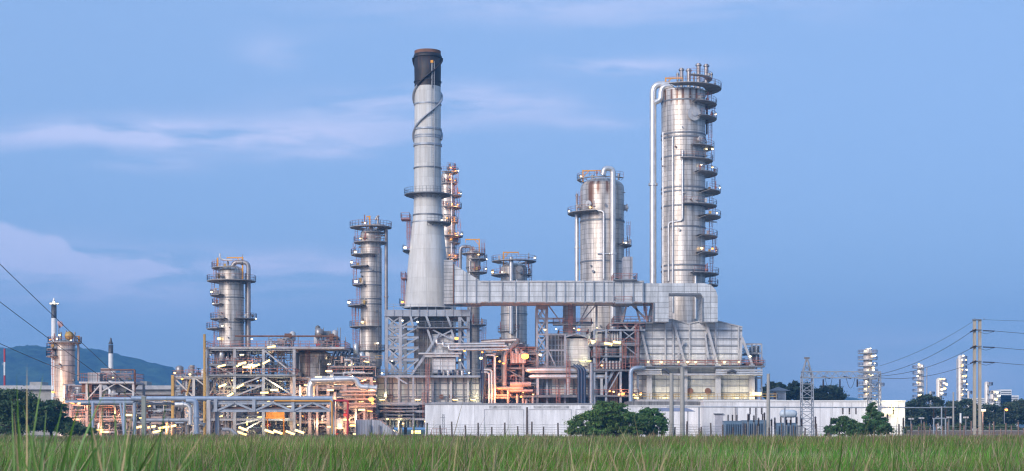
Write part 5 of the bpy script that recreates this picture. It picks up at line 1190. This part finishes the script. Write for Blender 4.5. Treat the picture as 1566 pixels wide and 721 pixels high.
# wires
def wire(label, p, q, sag, r=.035, name='power_line', group='power lines'):
    pts = [p.lerp(q, k/24)-Vector((0, 0, sag*4*(k/24)*(1-k/24))) for k in range(25)]
    c = p.lerp(q, .5); o = mesh_thing(name, MB().tube(pts, r, 5), CABLE, label, 'power line', group); return o
GA = P(1345, 572, 268)
for i, (v, lb) in enumerate(((505, 'upper'), (530, 'middle'), (553, 'lower'))):
    wire(lb+' wire from the double pole down to the switchyard gantry', P(1483, v+4, 261.4), P(1344, 573+i*2.5, 267.2), .9)
    wire(lb+' wire leaving the double pole for the right edge', P(1520, v+1.3, 261.7), Vector((X(1830, 262), 250, Z(v+1, 262))), 1.1)
    MB().tube([P(1497, v+3, 261.3), P(1508, v+6, 261.3), P(1521, v+2, 261.6)], .03, 5).build('jumper_wire', CABLE, t)
wire('topmost earth wire between the double pole and the gantry peak', P(1491, 490, 262), P(1345, 560, 268), .7, .025)
wire('topmost earth wire leaving the double pole for the right edge', P(1503, 489, 262), Vector((X(1830, 262), 250, Z(488, 262))), .7, .02)
# left wires come from a pole outside the frame
lp = (X(-330, 200), 200.)
for lb, a, b in (('highest power line crossing the upper left corner', (-1, 394), (214, 607)), ('middle power line sloping down across the far left', (-1, 452), (205, 612)), ('lowest power line at the far left, over the hill', (-1, 516), (120, 575))):
    A, B = P(a[0], a[1], 215), P(b[0], b[1], 300); A2 = A+(A-B)*1.1; wire(lb, A2, B, .8, .045)
t = T('utility_pole', 'concrete pole carrying the left power lines, beyond the left edge', 'pole', -560, 150)
bpy.data.objects.remove(t)
# ------------------------------------------------------------------ fences
def fence(label, us, Yq, Y1, vtops, gap_wires, name='wire_fence', mat=WOOD, r=.11):
    t = T(name, label, 'fence', us[0], Yq); n = len(us); rn = random.Random(us[0]); tops = []
    for i, u in enumerate(us):
        yy = Yq+(Y1-Yq)*i/max(1, n-1); vt = vtops[i % len(vtops)]+rn.uniform(-1.5, 1.5); p = P(u+rn.uniform(-1.5, 1.5), vt, yy); b = Vector((p.x+rn.uniform(-.1, .1), yy, -.1))
        MB().tube([b, p], [r*1.2, r], 6).build('post', mat, t); tops.append((b, p))
    for w_ in gap_wires:
        mb = MB(); pts = [Vector((a.lerp(b, .5).x, a.y, w_)) for a, b in tops]
        fine = []
        for a, b in zip(pts[:-1], pts[1:]):
            for k in range(4): fine.append(a.lerp(b, k/4)-Vector((0, .12, .06*math.sin(math.pi*k/4))))
        mb.tube(fine+[pts[-1]], .018, 4)
        for q in fine:
            mb.bar(q+Vector((0, 0, -.06)), q+Vector((0, 0, .06)), .02)
        mb.build('wire', MID, t)
    return t
fence('barbed wire fence of rough dark posts along the grass edge, centre', [612+20*k for k in range(24)], 236, 238, (646, 652), (.9, 1.25, 1.6, 1.95, 2.3))
fence('fence of short brown posts before the switchyard', [1050+18*k for k in range(21)], 240, 242, (650, 655, 648), (.9, 1.3, 1.7, 2.1))
fence('tangled right-hand fence of leaning pinkish posts', [1395+9*k for k in range(24)], 244, 236, (648, 652, 645, 655), (.9, 1.3, 1.7, 2.1), mat=paint('pinkish_timber', (.26, .17, .14), .85, 0, .4, 1.))
t = T('wall', 'low brown block wall behind the right-hand fence', 'wall', 1480, 290); MB().box(X(1388, 290), X(1700, 290), 290, 290.4, 0, Z(659.5, 290)).build('wall_body', paint('brown_blocks', (.17, .14, .125), .9, 0, .3, 1.), t); MB().box(X(1388, 290), X(1700, 290), 289.95, 290.45, Z(659.5, 290)+.003, Z(659.5, 290)+.12).build('coping', CONC, t)
t = T('railing_frame', 'little red handrail at the foot of the white building', 'handrail', 668, 288)
railing(t, [P(660, 668, 288), P(683, 668, 288)], RED, h=1.4, gap=.9); MB().tube(rnd([P(655, 672, 288), P(660, 655, 288), P(666, 650, 288)], .6), .1, 6).build('curved_rail', WHITEP, t)
t = T('radio_mast', 'thin lattice mast standing against the white building', 'mast', 678, 287)
lattice(t, X(678, 287), 287, 0, Z(634, 287), .55, .3, .5, 8, MID, .06, .04); member(t, 'aerial', P(673, 639, 287), P(681, 639, 287), .06, MID)
# street lamps at right
for u, vt, lb, m_ in ((1503, 629, 'orange-lit lamp standard at the foot of the double pole', GW), (1409, 641, 'small lamp standard behind the fence, left of the red and white post', None), (1451, 640, 'small lamp standard beside the short thin pole', None), (1393, 642, 'grey box lamp standard right of the warehouse corner', None), (1477, 640, 'small lamp standard right of the red and white post', None)):
    t = T('lamp_post', lb, 'lamp post', u, 272); MB().tube([(X(u, 272), 272, 0), P(u, vt, 272)], [.11, .09], 8).build('post', STEELP if m_ else MID, t)
    MB().box(X(u-3.5, 272), X(u-.5, 272), 271.6, 272.3, Z(vt, 272), Z(vt-2.5, 272)).build('lamp_head', m_ or STEELW, t); MB().box(X(u+.5, 272), X(u+3.5, 272), 271.6, 272.3, Z(vt, 272), Z(vt-2.5, 272)).build('lamp_head', m_ or STEELW, t)
    member(t, 'bracket', P(u-3, vt, 272.4), P(u+3, vt, 272.4), .08, MID)
    if m_: plight(t, P(u, vt+3, 270.5), (1, .5, .2), 500)
# ------------------------------------------------------------------ distant plant at right
def far_column(u, Yq, hw, vt, vb, lamps_, label, n=5, side=1, thin=None):
    s = Yq/F; t = T('distant_column', label, 'column', u, Yq); cx = X(u, Yq); r = hw*s
    MB().lathe(cx, Yq, [(r, 0), (r, Z(vt, Yq)), (r*.5, Z(vt, Yq)+r*.6), (.01, Z(vt, Yq)+r*.7)], 20).build('shell', paint('lamp_tinted_far_cladding', (.78, .70, .62), .4, .1), t)  # warm lamplight on the distant shells is put into their pale base colour
    rq = random.Random(int(u)); full = side == 0; W_ = (hw*.9+2.5)*s
    for i in range(n):
        v = vt+3+(vb-vt-8)*i/max(1, n-1); z = Z(v, Yq); a0, a1 = (0, 360) if full else ((-100, 60) if side > 0 else (120, 280))
        po = MB().lathe(cx, Yq, [(r, z), (r+W_, z), (r+W_, z-.3), (r, z-.3), (r, z)], 14, False, a0, a1).build('platform', STEELW, t)
        railing(po, [(cx+(r+W_)*math.cos(R(a0+(a1-a0)*k/8)), Yq+(r+W_)*math.sin(R(a0+(a1-a0)*k/8)), z) for k in range(9)], STEELP, t=.12, gap=3)
        if lamps_ > 0:
            for k in range(rq.choice((1, 2, 2, 3))+(1 if full else 0)):
                du = rq.uniform(-1, 1)*(hw+2) if full else side*rq.uniform(-.2, 1.15)*(hw+3)
                lamp(t, (cx+du*s, Yq-(r+W_)-.4, z+rq.uniform(.6, 1.6)), rq.choice((GW, GY)), lamps_*s*rq.uniform(.8, 1.6), 'lamp')
    if thin: MB().tube([(cx+thin*s, Yq-.5, 0), (cx+thin*s, Yq-.5, Z(vt+3, Yq))], .8*s, 8).build('pipe', STEELW, t)
    return t
far_column(1327, 640, 6.5, 537, 613, 2.0, 'brightly lit distant column behind the gantry girder', 8, 0)
far_column(1408, 760, 5, 560, 613, 1.8, 'lit distant column left of the stubby one', 6, -1, 9)
far_column(1436, 800, 4.5, 581, 610, 2.2, 'stubby lit distant column between two taller ones', 4)
far_column(1468.5, 720, 4., 546, 613, 1.8, 'tall narrow distant column with a stack of lamps on its right', 9, 1, -5.5)
far_column(1346, 700, 2, 587, 615, 0, 'plain thin distant stack right of the brightly lit column', 1)
far_column(1423, 780, 2, 600, 612, 0, 'plain pale distant stack between lit columns', 1)
far_column(1481, 760, 1.6, 599, 615, 0, 'thin plain distant stack right of the tall narrow column', 1)
far_column(1509, 700, 3.4, 586, 620, .0, 'grey distant stack just right of the double pole', 3)
far_column(1518, 900, 4.5, 600, 618, 2.3, 'distant cluster tower with glowing top beside the white office block', 3)
t = T('office_block', 'distant white terraced office block with dark window bands at the right', 'building', 1540, 950)
for a, b, vt in ((1524, 1558, 605), (1530, 1547, 596), (1487, 1506, 609), (1506, 1524, 612)):
    s = 950/F; bo = MB().box(X(a, 950), X(b, 950), 950, 965, 0, Z(vt, 950)).build('wing', WHITEP, t)
    v = vt+2.2
    while v < 624: MB().box(X(a+.8, 950), X(b-.8, 950), 949.8, 950, Z(v+1.1, 950), Z(v, 950)).build('window_band', paint('dark_window_glass', (.10, .12, .16), .2), bo); v += 3
lamp(tag_ := T('street_lamp', 'glowing orange street lamp among the trees at far right', 'street lamp', 1538, 330), P(1539, 627, 330), GOH, .45, 'lamp_head')
MB().tube([(X(1536, 330), 330, 0), P(1536, 629, 330), P(1539, 625.5, 330)], .1, 6).build('post', MID, tag_)

# ------------------------------------------------------------------ trees
DG = (.06, .12, .045)
tree('tree', 'large dark spreading tree at the left edge', 'tree', 22, 262, [(-12, 622, 34, 26), (25, 618, 34, 20), (50, 638, 32, 26), (5, 652, 40, 18)], 26000, .26, DG, 2, 'dark trees at the left', .4, .26, 200)
tree('tree', 'dark bushy tree just right of the large one, before the gold-capped column', 'tree', 78, 266, [(82, 628, 18, 16), (72, 645, 28, 20), (98, 648, 14, 10)], 15000, .25, DG, 3, 'dark trees at the left', .3, .27, 120)
tree('bush', 'low dark bush at the right end of the left tree group', 'bush', 118, 264, [(112, 657, 20, 11), (132, 661, 14, 9)], 8000, .22, DG, 5, None, .12, .3, 60)
tree('bush', 'round dark green bush in front of the white building', 'bush', 930, 232, [(932, 634, 36, 17), (905, 650, 34, 18), (952, 650, 40, 18), (880, 658, 14, 11), (925, 621, 20, 7), (930, 662, 50, 9)], 42000, .19, (.09, .18, .045), 7, None, .3, .2, 260)
tree('bush', 'smaller leafy bush joined to the right of the round bush', 'bush', 998, 236, [(996, 639, 23, 14), (1004, 654, 17, 14), (985, 660, 20, 10)], 18000, .21, (.08, .18, .045), 8, None, .2, .22, 120)
tree('tree', 'young conical tree at the right end of the warehouse', 'tree', 1333, 240, [(1334, 626, 8, 11), (1334, 640, 18, 11), (1338, 654, 26, 13), (1320, 658, 18, 11), (1352, 648, 10, 10)], 22000, .18, (.07, .16, .055), 9, None, .15, .24, 110)
tree('bush', 'wide low bush left of the young conical tree', 'bush', 1292, 241, [(1290, 650, 18, 12), (1276, 660, 15, 9), (1305, 659, 14, 11)], 14000, .18, (.07, .15, .055), 10, None, .15, .25, 80)
FARG = 'trees beyond the plant at right'
for i, (u, Yq, lo, lb) in enumerate([(1192, 420, [(1186, 592, 14, 8), (1178, 602, 12, 12)], 'dark tree behind the guard hut'), (1222, 425, [(1220, 594, 15, 10), (1212, 604, 18, 12), (1232, 600, 10, 14)], 'dark tree between the guard hut and the left pylon'),
        (1270, 420, [(1270, 600, 21, 11), (1262, 610, 20, 9), (1280, 608, 14, 10)], 'round dark tree under the gantry girder'), (1243, 430, [(1243, 606, 14, 9)], 'low dark tree behind the left pylon'),
        (1398, 400, [(1396, 625, 16, 12), (1394, 640, 22, 16)], 'dark tree right of the warehouse corner'), (1425, 405, [(1420, 620, 22, 15), (1425, 640, 26, 18)], 'dense tree below the stubby lit column'), (1455, 400, [(1452, 630, 18, 14), (1458, 645, 20, 14)], 'dark tree left of the striped post'),
        (1482, 410, [(1480, 624, 20, 12), (1482, 642, 24, 16)], 'dark tree behind the double pole'), (1515, 405, [(1513, 634, 20, 16), (1518, 648, 24, 12)], 'dark tree right of the double pole'), (1545, 400, [(1540, 640, 22, 14), (1552, 626, 18, 12)], 'dark tree behind the glowing street lamp'), (1572, 400, [(1568, 630, 22, 18), (1590, 636, 30, 20)], 'dark tree at the right edge')]):
    tree('tree', lb, 'tree', u, Yq, lo, 7000, .38, (.05, .085, .05), 30+i, FARG, .3, .3, 60)
tree('bush', 'low dark scrub right of the warehouse corner, behind the fence', 'bush', 1402, 300, [(1402, 660, 22, 8), (1411, 656, 11, 7)], 7000, .25, (.06, .11, .045), 1402, None, .1, .3, 60)
tree('bush', 'low dark scrub around the striped post', 'bush', 1462, 300, [(1462, 660, 26, 8), (1471, 656, 13, 7)], 7000, .25, (.06, .11, .045), 1462, None, .1, .3, 60)
tree('bush', 'low dark scrub behind the fence at far right', 'bush', 1530, 300, [(1530, 660, 34, 8), (1539, 656, 17, 7)], 7000, .25, (.06, .11, .045), 1530, None, .1, .3, 60)
# ------------------------------------------------------------------ grass
grass('grass', 560000, 24, 258, 3, .45, .82)
grass('tall_grass', 2200, 16, 70, 4, .85, 1.3, 1.3, straw=.25, wfac=.00010, lean=.4)
def reeds(name, ub, Yb, n, hr, seed, spread, label, dry=.25, wmax=.016):
    rs = random.Random(seed); t = T(name, label, 'grass clump', ub, Yb)
    cm = paint('fresh_blade', (.085, .20, .035), .5, 0, .3, 3.); dm = paint('dry_blade', (.36, .29, .15), .6, 0, .2, 3.)
    for i in range(n):
        h = rs.uniform(*hr); a = rs.uniform(-1, 1); x0 = X(ub, Yb)+rs.gauss(0, spread); y0 = Yb+rs.gauss(0, spread); ln = rs.gauss(.04, .15)*h
        wd = rs.uniform(.5, 1.)*wmax; q = rs.uniform(-.8, .8); vs = []; fs = []
        for k in range(11):
            f = k/10; c_ = Vector((x0+ln*f**2.2, y0+a*.15*h*f*f, h*f*(1-.12*f*abs(ln)/h*4))); ww = wd*(1-f**7)*.8; d_ = Vector((math.cos(q), math.sin(q), 0))
            vs += [c_-d_*ww, c_+Vector((0, .3*ww, 0)), c_+d_*ww]
        for k in range(10):
            for j in (0, 1): b = k*3+j; fs.append((b, b+1, b+4, b+3))
        MB().add(vs, fs, True).build('blade', dm if rs.random() < dry else cm, t)
reeds('reed_clump', 173, 8.5, 34, (1.5, 2.02), 1, .13, 'tall green grass clump close to the camera, left of centre', .12, .013); reeds('reed_clump', 45, 10, 12, (1.7, 2.15), 2, .12, 'few tall thin stems near the left edge, before the dark trees', .3)
reeds('reed_clump', 135, 10, 16, (1.6, 1.98), 3, .2, 'sparse thin stems just left of the tall green clump', .1); reeds('reed_clump', 690, 11, 16, (1.5, 1.85), 5, .5, 'thin pale stems before the white building', .8, .009); reeds('reed_clump', 950, 10, 22, (1.45, 1.8), 6, .6, 'leaning pale stems in front of the round bush', .8, .009)
reeds('reed_clump', 1100, 12, 14, (1.3, 1.7), 7, .6, 'sparse thin stems before the switchyard transformers', .7, .009)
grass('weeds', 26000, 60, 240, 8, .7, 1.15, 1.2, straw=.2, wfac=.00014, lean=.25)
